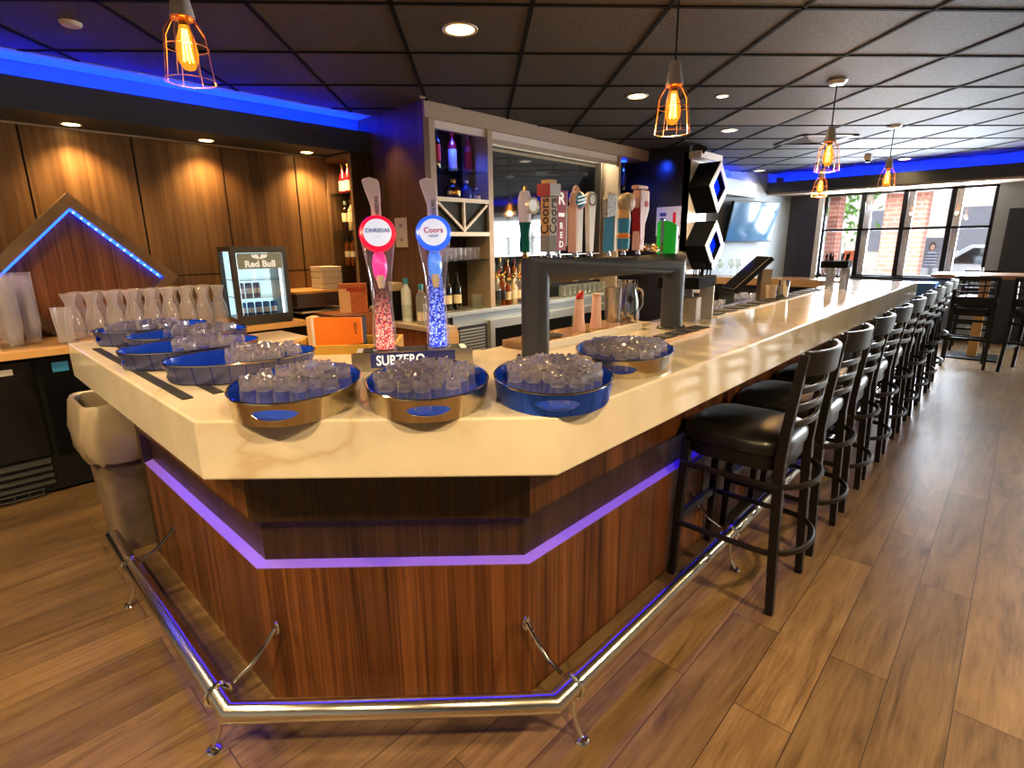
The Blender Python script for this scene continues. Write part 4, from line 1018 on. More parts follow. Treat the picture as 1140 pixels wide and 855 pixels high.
# stone drip platform and mats on the bar around the gantry
tag(MB().box(1.66,2.50,1.43,1.62,CT,CT+.032).build('drip_platform', Mt['granite'], None, .003), 'raised brown stone slab behind the gantry posts','drip platform')
tag(MB().box(1.66,2.50,1.418,1.43,CT,CT+.033).build('platform_edge', Mt['white']), 'white front edge of the raised slab behind the gantry','trim')
t = thing('service_mat', 'black rubber mat in a pale tray at the foot of the right gantry post', 'bar mat', (2.42,1.17,CT))
MB().box(-.33,.27,-.055,.05,0,.012).build('mat_tray', Mt['counterwood'], t); 
for k in range(5): MB().box(-.30+.115*k,-.21+.115*k,-.04,.04,.012,.017).build('rubber_pad', Mt['mat'], t)
t = thing('service_mat', 'long run of dark service mats on the inner edge of the bar', 'bar mat', (4.3,1.36,CT))
MB().box(-1.15,1.25,-.07,.08,0,.006).build('mat_tray', Mt['cream'], t)
for k in range(12): MB().box(-1.12+.2*k,-.98+.2*k,-.05,.07,.006,.012).build('rubber_pad', Mt['mat'], t)
tag(MB().lathe([(0,0),(.06,0),(.062,.006),(0,.006)],24,T(1.86,1.52,CT+.0325)).build('drain_plate', Mt['black']),'black round drain plate on the stone slab','drain')
def pour(x,y,cap,lb):
    t = thing('pour_bottle', lb, 'pour bottle', (x,y,CT+.033))
    MB().lathe([(0,0),(.030,0),(.029,.02),(.024,.06),(.021,.145),(.018,.15),(0,.15)],18).build('bottle', Mt['salmon'], t)
    if cap: MB().tube([(0,0,.15),(.004,0,.165),(.02,0,.182)],[.019,.017,.009],12).build('spout', Mt['redcap'], t)
    else: MB().lathe([(.02,.15),(.019,.165),(0,.165)],14).build('neck_ring', Mt['salmon'], t)
pour(2.06,1.50,True,'pinkish pour bottle with a red spout under the gantry'); pour(2.20,1.50,False,'pale open pour bottle right of the red-spouted one')
t = thing('shaker_tin', 'fluted steel shaker tin under the gantry', 'shaker', (2.44,1.56,CT+.033))
MB().lathe([(0,0),(.038,0),(.046,.16),(.047,.178),(.043,.178),(.036,.01),(0,.01)],24).build('tin', Mt['steel'], t)
t = thing('jug', 'shiny steel jug by the right gantry post', 'jug', (2.60,1.56,CT))
MB().lathe([(0,0),(.055,0),(.06,.05),(.05,.14),(.036,.19),(.042,.24),(.036,.24),(.032,.19),(0,.05)],24).build('body', Mt['chrome'], t)
MB().tube([(.04,-.02,.2),(.085,-.03,.18),(.09,-.03,.1),(.055,-.02,.06)],.007,8).build('handle', Mt['chrome'], t)

# napkin and straw caddies
def caddy(x,y,lb,sc=1.0,group=None):
    t = thing('bar_caddy', lb, 'bar caddy', (x,y,CT+.0005), rad(8))
    a = MB()
    for s in (0,.30): a.box(.0+s,.008+s,-.10,.10,0,.19)
    a.box(.008,.30,.092,.10,0,.19)
    a.build('clear_panel', Mt['acrylic'], t)
    MB().box(.31,.33,-.10,-.02,0,.19).box(.31,.33,.02,.10,0,.19).build('end_post', Mt['white'], t)
    MB().prism([(-.02,-.11),(.31,-.11),(.34,.11),(-.03,.11)],.19,.25).build('black_bin', Mt['dark'], t)
    for k in range(22):
        px,py = random.uniform(0,.29), random.uniform(-.09,.09)
        MB().tube([(px,py,.2),(px+random.uniform(-.02,.02),py+random.uniform(-.02,.02),.30+random.uniform(0,.03))],.004,6).build('straw', Mt['dark'], t)
    return t
c1 = caddy(2.78,1.36,'black straw caddy on clear panels right of the gantry')
dup(c1,(5.75,1.30,CT+.0005),rad(6),'black straw caddy at the far end of the bar by the windows')
t = thing('napkin_stack', 'stack of pale napkins behind clear panels right of the gantry', 'napkins', (2.90,1.375,CT+.001), rad(8))
MB().box(.0,.09,-.06,.06,0,.13).build('napkins', Mt['cream'], t)
def cup(x,y,r,h,lb,mt):
    t = thing('steel_cup', lb, 'cup', (x,y,CT+.012))
    MB().lathe([(0,0),(r*.8,0),(r,h),(r*.94,h),(r*.75,.008),(0,.008)],20).build('cup', mt, t)
cup(4.55,1.36,.045,.13,'shiny steel cup beside the order screen stand',Mt['chrome']); cup(4.40,1.40,.04,.10,'pale cup left of the order screen stand',Mt['cream'])
t = thing('order_terminal', 'black tilted order screen behind the bar seen from its side', 'screen', (4.55,1.60,.9505), HEAD-PI/2)
Mq = T(-.05,0,.30) @ Ry(rad(-43))
MB().box(-.19,.19,-.13,.13,-.02,.02,Mq).build('display', Mt['black'], t, .008)
MB().box(-.175,.175,-.115,.115,.02,.0215,Mq).build('display_glass', Mt['screen'], t)
MB().prism([(.05,-.05),(.13,-.05),(.12,.05),(.06,.05)],0.02,.34).build('stand', Mt['cream'], t)
MB().box(-.12,.16,-.12,.12,-.0,.02).build('foot', Mt['black'], t)
tag(MB().box(2.9,6.35,1.47,1.95,.0,.95).build('underbar_counter', Mt['darksteel']),'dark underbar counter running behind the right leg of the bar','counter')
k_ = 0
for i in range(26):
    x = 4.0+.085*(i%13)+random.uniform(-.01,.01)-(0 if i<13 else .02); y = 1.72+.09*(i//13)
    if 4.32 < x < 4.80: continue
    o = TUM.copy(); COL.objects.link(o); o.location=(x,y,.9505); o.rotation_euler=(0,0,random.random()*6); o.scale=(1.25,1.25,1.4)
    o['label']='small clear glass on the dark counter behind the order screen'; o['group']='glasses behind the order screen'
tag(MB().box(1.08,1.56,2.05,3.1,.0,.84).build('underbar_sink', Mt['stainless'],None,.004),'stainless underbar unit behind the left leg of the bar','counter')
# crate, orange carton
t = thing('wooden_crate', 'open yellow wooden crate behind the beer towers', 'crate', (1.30,2.28,.8405), rad(-42))
MB().box(-.24,.24,-.14,-.125,0,.235).box(-.24,.24,.125,.14,0,.235).box(-.24,-.225,-.125,.125,0,.235).box(.225,.24,-.125,.125,0,.235).box(-.225,.225,-.125,.125,0,.012).build('slatted_sides', Mt['yellow'], t)
MB().box(-.222,.222,-.122,.122,.013,.19).build('dark_lining', Mt['black'], t)
t = thing('orange_carton', 'bright orange cut-front carton with white inner edge behind the left tower', 'carton', (1.255,2.29,1.031), rad(-48))
MB().prism([(-.105,0),(.02,0),(.05,.03),(.115,.035),(.115,.155),(-.105,.155)],-.008,.008,FRONT).build('front_board', Mt['orange'], t)
MB().box(-.105,.115,.008,.07,.0,.153).build('inner_box', Mt['black'], t)
MB().box(-.118,-.106,-.008,.07,0,.155).build('white_edge', Mt['white'], t); MB().box(-.14,-.119,-.006,.072,0,.157).build('tan_side', Mt['orangeside'], t)
MB().prism([(.04,.083),(.052,.095),(.064,.083),(.052,.071)],-.0095,-.008,FRONT).build('emblem', Mt['inkdark'], t)
text('lettering','ALTOS',.017,Mt['inkdark'],(.088,-.0086,.105),(0,0,1),(-1,0,0),t)
# ------------------------------------------------------------------ bottles
def bottle(loc, label, group, glass, h=.30, r=.037, shape='round', cap='blackcap', lab='label', labz=(.22,.55), pourer=False, name='liquor_bottle', cat='bottle', neck=None):
    t = thing(name, label, cat, loc, random.uniform(-.3,.3), group)
    if shape == 'round': prof = [(0,0),(.95,0),(1,.02),(1,.60),(.92,.68),(.42,.78),(.36,.80),(.34,.94),(.38,.95),(.38,.97),(0,.97)]
    elif shape == 'wine': prof = [(0,0),(.95,0),(1,.02),(1,.62),(.80,.70),(.40,.76),(.36,.80),(.36,.96),(0,.97)]
    elif shape == 'slim': prof = [(0,0),(.97,0),(1,.02),(1,.66),(.95,.72),(.5,.80),(.46,.83),(.46,.95),(0,.96)]
    elif shape == 'champ': prof = [(0,0),(.95,0),(1,.02),(1,.45),(.85,.56),(.50,.72),(.38,.82),(.36,.93),(0,.95)]
    elif shape == 'squat': prof = [(0,0),(.9,0),(1,.06),(1,.38),(.85,.52),(.45,.62),(.34,.66),(.34,.80),(0,.82)]
    else: prof = [(0,0),(.9,0),(1,.03),(1,.55),(.9,.64),(.45,.74),(.4,.78),(.38,.93),(0,.95)]
    n = 4 if shape == 'square' else 18
    MB().lathe([(a*r, b*h) for a,b in prof], 20, None, True, 1, 1, 6 if shape == 'square' else 2).build('body', Mt[glass], t)
    if lab: MB().lathe([(r*1.015,labz[0]*h),(r*1.015,labz[1]*h)], 20, None, True, 1,1, 6 if shape == 'square' else 2).build('label', Mt[lab], t)
    zt = prof[-1][1]*h; rt = prof[-2][0]*r
    if pourer:
        MB().lathe([(rt*1.3,zt-.02),(rt*1.35,zt),(rt*.6,zt+.008),(0,zt+.008)],14).build('collar', Mt['goldcap'], t)
        MB().tube([(0,0,zt),(.002,0,zt+.025),(.022,0,zt+.045)],[.008,.007,.005],8).build('pourer', Mt[cap], t)
    else:
        MB().lathe([(rt*1.12,zt-h*.10),(rt*1.18,zt-.002),(rt*1.1,zt+h*.03),(0,zt+h*.03)],14).build('cap', Mt[cap], t)
    return t

# ------------------------------------------------------------------ back bar
BY = 3.69
t = thing('back_bar_cabinet', 'tall pale-framed back bar with glass shelves and a screen niche', 'cabinet', (4.6,BY,0))
for x0,x1 in ((2.981,3.04),(3.64,3.70),(5.80,5.85)): MB().box(x0,x1,BY,BY+.36,.92,2.55).build('upright', Mt['cream'], t, 0, True)
MB().box(2.92,6.43,BY-.03,BY-.001,2.50,2.619).box(2.985,6.43,BY-.001,BY+.355,2.50,2.619).build('header', Mt['cream'], t, 0, True)
MB().box(2.981,5.80,BY+.02,BY+.06,2.44,2.50).build('inner_header', Mt['white'], t, 0, True)
MB().box(3.70,5.80,BY+.02,BY+.035,2.40,2.44).build('niche_trim', Mt['cream'], t, 0, True)
MB().box(2.981,6.43,4.04,4.05,.92,2.5).build('back_panel', Mt['navy'], t, 0, True)
for z,x0,x1 in ((2.145,3.04,3.64),(1.375,3.04,3.64),(2.145,5.85,6.43),(1.80,5.85,6.43)):
    MB().box(x0,x1,BY+.01,4.04,z-.008,z).build('glass_shelf', Mt['shelfglass'], t, 0, True)
MB().box(3.04,3.64,BY,4.04,1.87,1.905).build('white_shelf', Mt['white'], t, 0, True)
MB().box(3.04,3.64,BY,4.04,1.585,1.62).build('white_shelf', Mt['white'], t, 0, True)
vf = MB(); vf.box(3.33,3.35,BY+.002,BY+.03,1.62,1.87)
vf.beam((3.05,BY+.016,1.86),(3.34,BY+.016,1.63),.02,.02).beam((3.63,BY+.016,1.86),(3.34,BY+.016,1.63),.02,.02)
vf.build('wine_rack_brace', Mt['white'], t, 0, True)
MB().box(3.04,3.64,BY+.035,BY+.045,1.62,1.87).build('wine_rack_back', Mt['black'], t, 0, True)
MB().box(2.981,3.645,4.02,4.04,.92,1.58).build('lower_back', Mt['bandwood'], t, 0, True)
for x,z in ((3.33,2.49),(6.10,2.49)):
    MB().box(x-.03,x+.03,BY+.10,BY+.16,z-.012,z).build('puck_light', Mt['ledblue'], t, 0, True)
# the screen in the niche
t = thing('television', 'large flat screen mounted in the back bar niche', 'television', (4.77,3.86,1.92))
MB().box(-.93,.93,0,.05,-.535,.535).build('screen_case', Mt['alu'], t, .004)
MB().box(-.915,.915,-.003,0,-.52,.52).build('screen_glass', Mt['mirrorscreen'], t)
# coolers
t = thing('bottle_cooler', 'long stainless back bar cooler with dark glass doors', 'cooler', (4.9,BY,0))
MB().box(3.18,6.43,BY+.06,4.03,0,.06).build('plinth', Mt['black'], t, 0, True)
MB().box(3.18,6.43,BY+.03,4.03,.06,.88).build('carcass', Mt['stainless'], t, 0, True)
MB().box(3.05,6.43,BY-.01,4.04,.88,.92).build('worktop', Mt['stainless'], t, .004, True)
MB().box(3.20,3.58,BY,BY+.03,.10,.78).build('grille_panel', Mt['darksteel'], t, 0, True)
gl = MB()
for k in range(22): gl.box(3.23,3.55,BY-.006,BY+.0,.13+.029*k,.145+.029*k)
gl.build('grille_slats', Mt['stainless'], t, 0, True)
for k in range(4):
    x0 = 3.62+.70*k; x1 = x0+.67
    d = MB().box(x0,x0+.06,BY-.01,BY+.03,.10,.80).box(x1-.06,x1,BY-.01,BY+.03,.10,.80).box(x0+.06,x1-.06,BY-.01,BY+.03,.72,.80).box(x0+.06,x1-.06,BY-.01,BY+.03,.10,.17).build('door', Mt['stainless'], t, 0, True)
    MB().box(x0+.06,x1-.06,BY+.0,BY+.02,.17,.72).build('door_glass', Mt['screen'], d)
    MB().box(x1-.05,x1-.03,BY-.03,BY-.011,.35,.62).build('door_handle', Mt['darksteel'], d)
# bottles on the tall shelves
B = lambda *a, **k: bottle(*a, **k)
B((3.20,3.88,2.1455),'tall dark red bottle, left on the top shelf of the back bar','bottles on the top back bar shelf','brown',.34,.04,'round','blackcap','redcap',(.2,.6))
B((3.385,3.88,2.1455),'white bottle with a red shoulder, middle of the top back bar shelf','bottles on the top back bar shelf','redbottle',.335,.04,'round','redcap','frosted',(.01,.55))
B((3.575,3.88,2.1455),'pink bottle with a gold band, right on the top back bar shelf','bottles on the top back bar shelf','pinkbottle',.33,.038,'round','goldcap','redbottle',(.1,.55))
B((3.36,3.86,1.9055),'round dark bottle with a gold stopper on the white shelf','bottles on the white shelf','brown',.20,.075,'squat','goldcap','goldcap',(.2,.34))
B((3.505,3.84,1.9055),'round blue bottle with a silver stopper on the white shelf','bottles on the white shelf','bluebottle',.20,.052,'squat','alu',None)
B((3.592,3.80,1.9055),'small clear bottle at the right end of the white shelf','bottles on the white shelf','bottleclear',.13,.036,'squat','alu','label',(.1,.3))
B((3.105,3.84,1.9055),'pale bottle at the left end of the white shelf','bottles on the white shelf','frosted',.17,.036,'slim','blackcap',None)
B((5.98,3.85,2.1455),'slim red bottle in the blue lit shelf column','bottles in the blue lit column','redbottle',.33,.036,'slim','redcap',None)
B((6.18,3.86,2.1455),'dark slim bottle in the blue lit shelf column','bottles in the blue lit column','darkbottle',.33,.036,'slim','blackcap','labelblack')
B((6.02,3.85,1.8005),'dark round bottle on the lower shelf of the blue lit column','bottles in the blue lit column','darkbottle',.28,.04,'round','blackcap','label')
# row of small glasses on the glass shelf
sg = thing('shot_glass','small straight glass in the row on the left glass shelf of the back bar','glass',(3.10,3.78,1.3755),0,'straight glasses on the left glass shelf')
MB().lathe([(0,0),(.024,0),(.026,.11),(.0235,.11),(.021,.012),(0,.012)],14).build('glass_body', Mt['cup'], sg)
for k in range(1,18):
    dup(sg,(3.10+.058*(k%9),3.78+.09*(k//9),1.3755))
# wine bottles on the worktop, jar
for k,(x,y) in enumerate(((3.165,3.85),(3.25,3.86),(3.35,3.84))):
    B((x,y,.9205),['leftmost of the three dark wine bottles on the cooler top','middle one of the three dark wine bottles on the cooler top','rightmost of the three dark wine bottles on the cooler top'][k],'wine bottles on the cooler top','darkbottle',.34,.039,'wine','blackcap','label',(.18,.42),name='wine_bottle')
tt = thing('glass_jar','short clear jar at the foot of the white upright','jar',(3.565,3.80,.9205))
MB().lathe([(0,0),(.05,0),(.055,.13),(.05,.13),(.046,.01),(0,.01)],20).build('jar', Mt['bottleclear'], tt)
# stepped rack with liquor bottles
tag(MB().box(3.78,5.78,3.90,4.035,.92,1.07).build('bottle_step', Mt['black']),'low black step lifting the rear row of liquor bottles','bottle step')
kinds = [('amber','amber'),('bottleclear','clear'),('pale','pale gold'),('bottleclear','clear'),('pale','pale gold'),('amber','amber'),('green','green'),('pale','pale gold'),('bottleclear','clear')]
caps = ['goldcap','blackcap','redcap','alu','goldcap','blackcap']
capn = dict(goldcap='gold',blackcap='black',redcap='red',alu='silver')
rr = random.Random(5)
for k in range(14):
    g_,gn = kinds[(k*2+1)%9]; cp_ = ['goldcap','goldcap','blackcap','redcap'][k%4]
    B((3.775+.080*(k//2)+(.04 if k%2 else 0),(3.835 if k%2 else 3.745),.9205),'%s liquor bottle with a pourer, %s from the left in the crowded front rows'%(gn,ORD[k]),'front row of liquor bottles',g_ if k%3 else 'bottleclear' if gn=='clear' else g_,.29+rr.uniform(-.03,.03),.034,rr.choice(['round','slim','square']),cp_,rr.choice(['label','labelblack','label']),(.2,.5),True)
for k in range(18):
    g_,gn = kinds[(k*4+2)%9]; cp_ = caps[(k*5)%6]
    B((3.83+.108*k,3.965,1.0705),'%s liquor bottle with a %s cap, %s from the left in the rear row'%(gn,capn[cp_],ORD[k]),'rear row of liquor bottles',g_,.31+rr.uniform(-.03,.05),.037,rr.choice(['round','slim','round','square']),cp_,rr.choice(['label','labelblack']),(.2,.5),k%3==0)
# mugs in front
mg = thing('glass_tumbler','upturned clear tumbler in the row on the cooler top under the gantry','glass',(4.86,3.78,.9205),0,'tumblers on the cooler top')
MB().lathe([(.042,0),(.036,.13),(.032,.135),(0,.135),(0,.12),(.031,.12),(.038,.0)],16).build('glass_body', Mt['bottleclear'], mg)
for k in range(1,12): dup(mg,(4.86+.098*k+(.17 if k > 8 else 0),3.78+random.uniform(-.01,.01),.9205))
tag(MB().box(6.25,6.43,3.74,3.95,.92,.99).build('menu_box', Mt['counterwood']),'low tan box at the right end of the cooler top','box')
# dark end wall with papers, white end panel, diamond lights
struct(MB().box(6.44,6.50,3.13,4.05,0,CEIL).build('wall_end', Mt['navy']))
t = thing('notice_sheet','lilac notice sheet with blue blocks pinned to the dark end wall','notice',(6.439,3.35,1.74))
MB().box(-.004,0,-.165,.165,-.15,.20).build('sheet', Mt['paper'], t)
for (y0,y1,z0,z1,mt) in ((.03,.12,.09,.13,'ink'),(.05,.11,-.05,.07,'ink'),(-.10,-.06,.0,.13,'inkred'),(-.12,-.03,-.10,-.08,'ink')): MB().box(-.0055,-.004,y0,y1,z0,z1).build('printed_block', Mt[mt], t)
tag(MB().box(6.434,6.439,3.19,3.45,1.18,1.56).build('notice_sheet', Mt['paper']),'second lilac sheet hanging below the notice on the dark end wall','notice')
struct(MB().box(6.44,7.02,3.13,3.19,.6,2.55).build('wall_end_front', Mt['white']))
struct(MB().box(6.44,7.05,2.98,3.13,2.47,2.55).build('trim_17', Mt['white']))
MbF = Matrix(((1,0,0,0),(0,0,1,0),(0,1,0,0),(0,0,0,1)))
def diamond(z, lb):
    t = thing('diamond_light', lb, 'wall light', (6.72,3.129,z))
    a, b = .27, .295; d0, d1 = -.28, 0
    def ring(o_, i_, y0, y1, mat, nm):
        m = MB(); P = lambda s, y: [(s*a,y,0),(0,y,s*b),(-s*a,y,0),(0,y,-s*b)]
        vs = P(o_,y0)+P(i_,y0)+P(o_,y1)+P(i_,y1); fs = []
        for k in range(4):
            k2 = (k+1)%4
            fs += [(k,k2,4+k2,4+k),(8+k2,8+k,12+k,12+k2),(k2,k,8+k,8+k2),(4+k,4+k2,12+k2,12+k)]
        return m.add(vs,fs).build(nm, mat, t)
    ring(1.0,.93,d0+.012,d1,Mt['dark'],'box_side'); ring(1.02,.68,d0,d0+.012,Mt['white'],'front_frame')
    MB().add([(.93*a,d0+.10,0),(0,d0+.10,.93*b),(-.93*a,d0+.10,0),(0,d0+.10,-.93*b)],[(0,1,2,3)]).build('glowing_back', Mt['bluepanel'], t)
    for y,zz in ((-.12,.03),(-.12,-.02)): MB().box(y,y+.03,d0+.06,d0+.085,zz,zz+.02).build('led_dot', Mt['leddot'], t)
diamond(2.15,'upper of the two black diamond boxes with a blue glowing centre'); diamond(1.465,'lower of the two black diamond boxes with a blue glowing centre')
t = thing('receipt_printer','pale sloped box below the lower diamond light','printer',(6.50,2.95,.92))
MB().add([(-.2,-.12,0),(.22,-.12,0),(.22,.16,0),(-.2,.16,0),(-.14,-.02,.20),(.2,-.02,.20),(.2,.16,.20),(-.14,.16,.20)],[(0,3,2,1),(4,5,6,7),(0,1,5,4),(1,2,6,5),(2,3,7,6),(3,0,4,7)]).build('body', Mt['white'], t)
tag(MB().box(6.25,6.70,2.75,3.12,.0,.918).build('end_cabinet', Mt['black']),'dark low cabinet under the diamond lights','cabinet')
# wine glasses on the return
for k,(x,y) in enumerate(((6.9,2.62),(6.95,2.72),(6.92,2.85))):
    t = thing('wine_glass','%s stemmed wine glass standing on the far return of the bar'%(['right','middle','left'][k]),'glass',(x,y,1.0855),0,'wine glasses on the bar return')
    MB().lathe([(0,0),(.034,0),(.03,.006),(.005,.012),(.004,.09),(.01,.10),(.036,.14),(.04,.17),(.032,.215),(.030,.215),(.038,.17),(.034,.142),(0,.105)],18).build('glass_body', Mt['bottleclear'], t)
# far screen on the angled wall
t = thing('television','wide screen tilted forward on the far grey wall','television',(9.44,3.40,1.82),rad(-20))
Mq = T(0,0,0) @ Rx(rad(12))
MB().box(-.54,.54,0,.05,-.32,.32,Mq).build('screen_case', Mt['black'], t); MB().box(-.525,.525,-.004,0,-.305,.305,Mq).build('screen_glass', pbr('painted blue reflection',(.06,.14,.24,1),.08,spec=1.0,emis=(.10,.26,.42,1),estr=.12), t)  # blue reflection put into the screen colour and a weak emission
MB().box(-.05,.05,.05,.16,-.05,.05).build('wall_bracket', Mt['darksteel'], t)
# outlet plate on the side panel
t = thing('outlet_plate','pale wall plate with sockets on the wood side panel','outlet',(2.9195,4.06,1.62))
MB().box(-.006,0,-.085,.085,-.125,.125).build('plate', Mt['offwhite'], t)
for z in (.06,-.06):
    for y in (-.012,.012): MB().box(-.0075,-.006,y-.004,y+.004,z-.015,z+.015).build('slot', Mt['black'], t)
# ------------------------------------------------------------------ left service corner
t = thing('shelf_tower','lit open shelf tower of bottles at the end of the veneer wall','shelf',(2.81,4.66,.86))
MB().box(2.70,2.915,4.43,4.47,.92,2.30).build('side_panel', Mt['bandwood'], t, 0, True)
MB().box(2.70,2.915,4.85,4.885,.92,2.30).build('side_panel', Mt['sidewood'], t, 0, True)
MB().box(2.70,2.915,4.47,4.85,2.255,2.30).build('top_panel', Mt['wallwood'], t, 0, True)
MB().box(2.905,2.915,4.47,4.85,.92,2.255).build('back_panel', Mt['redwood'], t, 0, True)
MB().box(2.69,2.70,4.43,4.465,.92,2.30).box(2.69,2.70,4.86,4.885,.92,2.30).box(2.69,2.70,4.465,4.86,2.265,2.30).build('face_frame', Mt['framewood'], t, 0, True)
for z in (1.985,1.65,1.33): MB().box(2.71,2.905,4.47,4.85,z-.01,z).build('glass_shelf', Mt['shelfglass'], t, 0, True)
spot((2.72,4.66,2.245),9,(1,.66,.34),150,aim=(.10,0,-1))
spot((2.60,4.60,2.28),8,(1,.66,.34),90,aim=(.22,0,-.8))  # extra lamp added in front of the tower to brighten its bottles
for k,y in enumerate((4.76,4.655,4.55)):
    w_ = ['left','middle','right'][k]
    B((2.80,y,1.9855),w_+' red-necked bottle on the top shelf of the lit tower','bottles in the lit tower','redbottle',.26,.042,'champ','goldcap','label',(.08,.42))
    B((2.80,y,1.6505),w_+' pale bottle on the middle shelf of the lit tower','bottles in the lit tower',['brown','pale','bottleclear'][k],.27,.036,'round','goldcap' if k else 'alu','label',(.3,.6))
    B((2.80,y,1.3305),w_+' brown bottle on the third shelf of the lit tower','bottles in the lit tower','amber',.27,.038,'slim','blackcap','label',(.3,.5))
t = thing('service_counter','cream topped wooden counter along the side panel','counter',(2.80,4.1,0))
MB().box(2.70,2.918,3.36,4.88,.82,.86).build('worktop', Mt['cream'], t, .003, True)
MB().box(2.73,2.918,3.39,4.88,0,.82).build('wood_front', Mt['redwood'], t, 0, True)
MB().box(2.70,2.918,3.345,3.375,0,.82).build('end_panel', Mt['counterwood'], t, 0, True)
B((2.80,3.88,.8605),'clear vodka bottle with a teal cap, left one on the side counter','spirits on the side counter','frosted',.38,.045,'slim','bluecap','bottleclear',(.1,.4))
B((2.79,3.66,.8605),'clear bottle with a teal cap behind the blue tower','spirits on the side counter','bottleclear',.34,.043,'slim','bluecap','label',(.1,.3))
t = thing('ice_bucket','clear round plastic bucket on the side counter','bucket',(2.80,3.52,.8605))
MB().lathe([(0,0),(.07,0),(.085,.17),(.092,.175),(.09,.182),(.08,.175),(.066,.01),(0,.01)],24).build('bucket', Mt['cup'], t)
t = thing('coffee_maker','dark appliance with a pale top between the two towers','appliance',(2.82,4.13,.8605))
MB().box(-.09,.09,-.10,.10,0,.26).build('body', Mt['black'], t, .006)
MB().prism([(-.10,-.12),(.09,-.12),(.09,.12),(-.10,.12)],.26,.33).build('top', Mt['cream'], t, .01)
t = thing('wall_shelf','small dark wall shelf with a pale top in the back corner','shelf',(2.30,4.68,1.0))
MB().box(-.22,.24,-.24,.20,.12,.14).build('top', Mt['tan'], t); MB().box(-.20,.22,-.22,.20,0,.12).build('drawer_box', Mt['darksteel'], t)
MB().box(-.16,.30,-.20,.20,-.05,-.035).build('lower_shelf', Mt['white'], t)
st = thing('foam_box','white foam carton at the bottom of the stack in the back corner','carton',(2.47,4.62,1.1405),0,'white cartons stacked in the back corner')
MB().box(-.10,.10,-.10,.10,0,.047).build('carton', Mt['offwhite'], st, .006)
for k in range(1,4): dup(st,(2.47+random.uniform(-.005,.005),4.62,1.1405+.050*k),0,['','white foam carton second from the bottom of the stack','white foam carton third from the bottom of the stack','white foam carton on top of the stack in the back corner'][k])
t = thing('printed_carton','brown printed cardboard carton leaning by the lit tower','carton',(2.46,4.18,.9605),rad(-30))
MB().box(-.11,.12,-.05,.05,0,.24).build('box', Mt['redbox'], t); MB().box(-.112,-.02,-.052,.052,.0,.2).build('pale_side', Mt['orangeside'], t)
text('lettering','MEXICAN',.05,Mt['redpaint'],(.03,-.052,.19),(1,0,0),(0,0,1),t,bold=.02,sx=.7)
tag(MB().lathe([(0,0),(.055,0),(.065,.03),(.058,.045),(0,.045)],24,T(2.62,4.068,.9605)).build('plate_stack', Mt['cream']),'pale round dish on the low cabinet beside the printed carton','dish')
tag(MB().box(2.2,2.685,4.0,4.42,.0,.96).build('low_cabinet', Mt['redwood']),'low wooden cabinet under the printed carton','cabinet')
# left wall counter, cooler, cups, carafes, drinks fridge
t = thing('wall_counter','brown service counter along the veneer wall','counter',(.2,4.6,.88))
MB().box(-3.1,2.05,4.22,4.885,.885,.93).build('worktop', Mt['tan'], t, .003, True)
MB().box(1.2,2.03,4.30,4.88,0,.885).build('base', Mt['black'], t, 0, True)
t = thing('undercounter_fridge','black undercounter fridge with a louvred grille','fridge',(0,4.6,0))
MB().box(-1.2,1.18,4.31,4.88,.02,.87).build('body', Mt['black'], t, 0, True)
MB().box(-1.1,.33,4.285,4.31,.26,.865).build('door', Mt['blackgloss'], t, .004, True)
MB().box(.36,1.16,4.285,4.31,.26,.865).build('door', Mt['blackgloss'], t, .004, True)
gr = MB()
for k in range(4): gr.add([(-.6,4.285,.075+.045*k),(.32,4.285,.075+.045*k),(.32,4.305,.105+.045*k),(-.6,4.305,.105+.045*k)],[(0,1,2,3)]).add([(-.6,4.285,.075+.045*k),(.32,4.285,.075+.045*k),(.32,4.285,.066+.045*k),(-.6,4.285,.066+.045*k)],[(3,2,1,0)])
gr.build('louvre', Mt['black'], t, 0, True)
vg = MB()
for k in range(7): vg.box(-.16+.068*k,-.155+.068*k,4.28,4.29,.02,.055)
vg.box(-.16,.26,4.28,4.29,.05,.056).box(-.16,.26,4.28,4.29,.018,.023).build('lower_vent', Mt['ventgrey'], t, 0, True)
MB().box(-.02,.24,4.279,4.285,.79,.825).build('name_plate', Mt['alu'], t, 0, True)
text('lettering','Beverage-Air',.028,Mt['inkdark'],(.11,4.2785,.807),(1,0,0),(0,0,1),t,True)
tag(MB().box(.42,.50,4.279,4.2845,.775,.835).build('energy_sticker', Mt['skyblue']),'small light blue sticker on the black fridge door','sticker')
# cup towers
rr = random.Random(8)
cp0 = thing('plastic_cup_stack','clear plastic cups nested in a tall stack, right one of the pair','cup stack',(.395,4.56,.9385),0,'stacks of plastic cups')
def nested(n, r0, tl):
    m = MB()
    for k in range(n):
        z = .020*k
        m.lathe([(r0*.72,z),(r0,z+.11),(r0*1.05,z+.112),(r0*1.05,z+.116)],20)
    return m
nested(17,.048,0).build('nested_cups', Mt['plastic'], cp0)
dup(cp0,(.275,4.60,.9385),1.,'clear plastic cups nested in a tall stack at the left picture edge')
dup(cp0,(.30,4.47,.9385),2.,'clear plastic cups nested in a stack in front of the left stack')
tt = thing('plastic_pitcher','tall clear tapered pitcher at the left end of the carafe row','pitcher',(.53,4.36,.9385))
MB().lathe([(0,0),(.04,0),(.055,.22),(.052,.22),(.038,.008),(0,.008)],20).build('pitcher', Mt['plastic'], tt)
tag(MB().box(.22,.60,4.30,4.72,.9302,.938).build('acrylic_tray', Mt['acrylic']),'clear flat tray under the plastic cups','tray')
ca0 = thing('carafe','x','carafe',(.60,4.50,.9305),0,'clear carafes in front of the diamond frame')
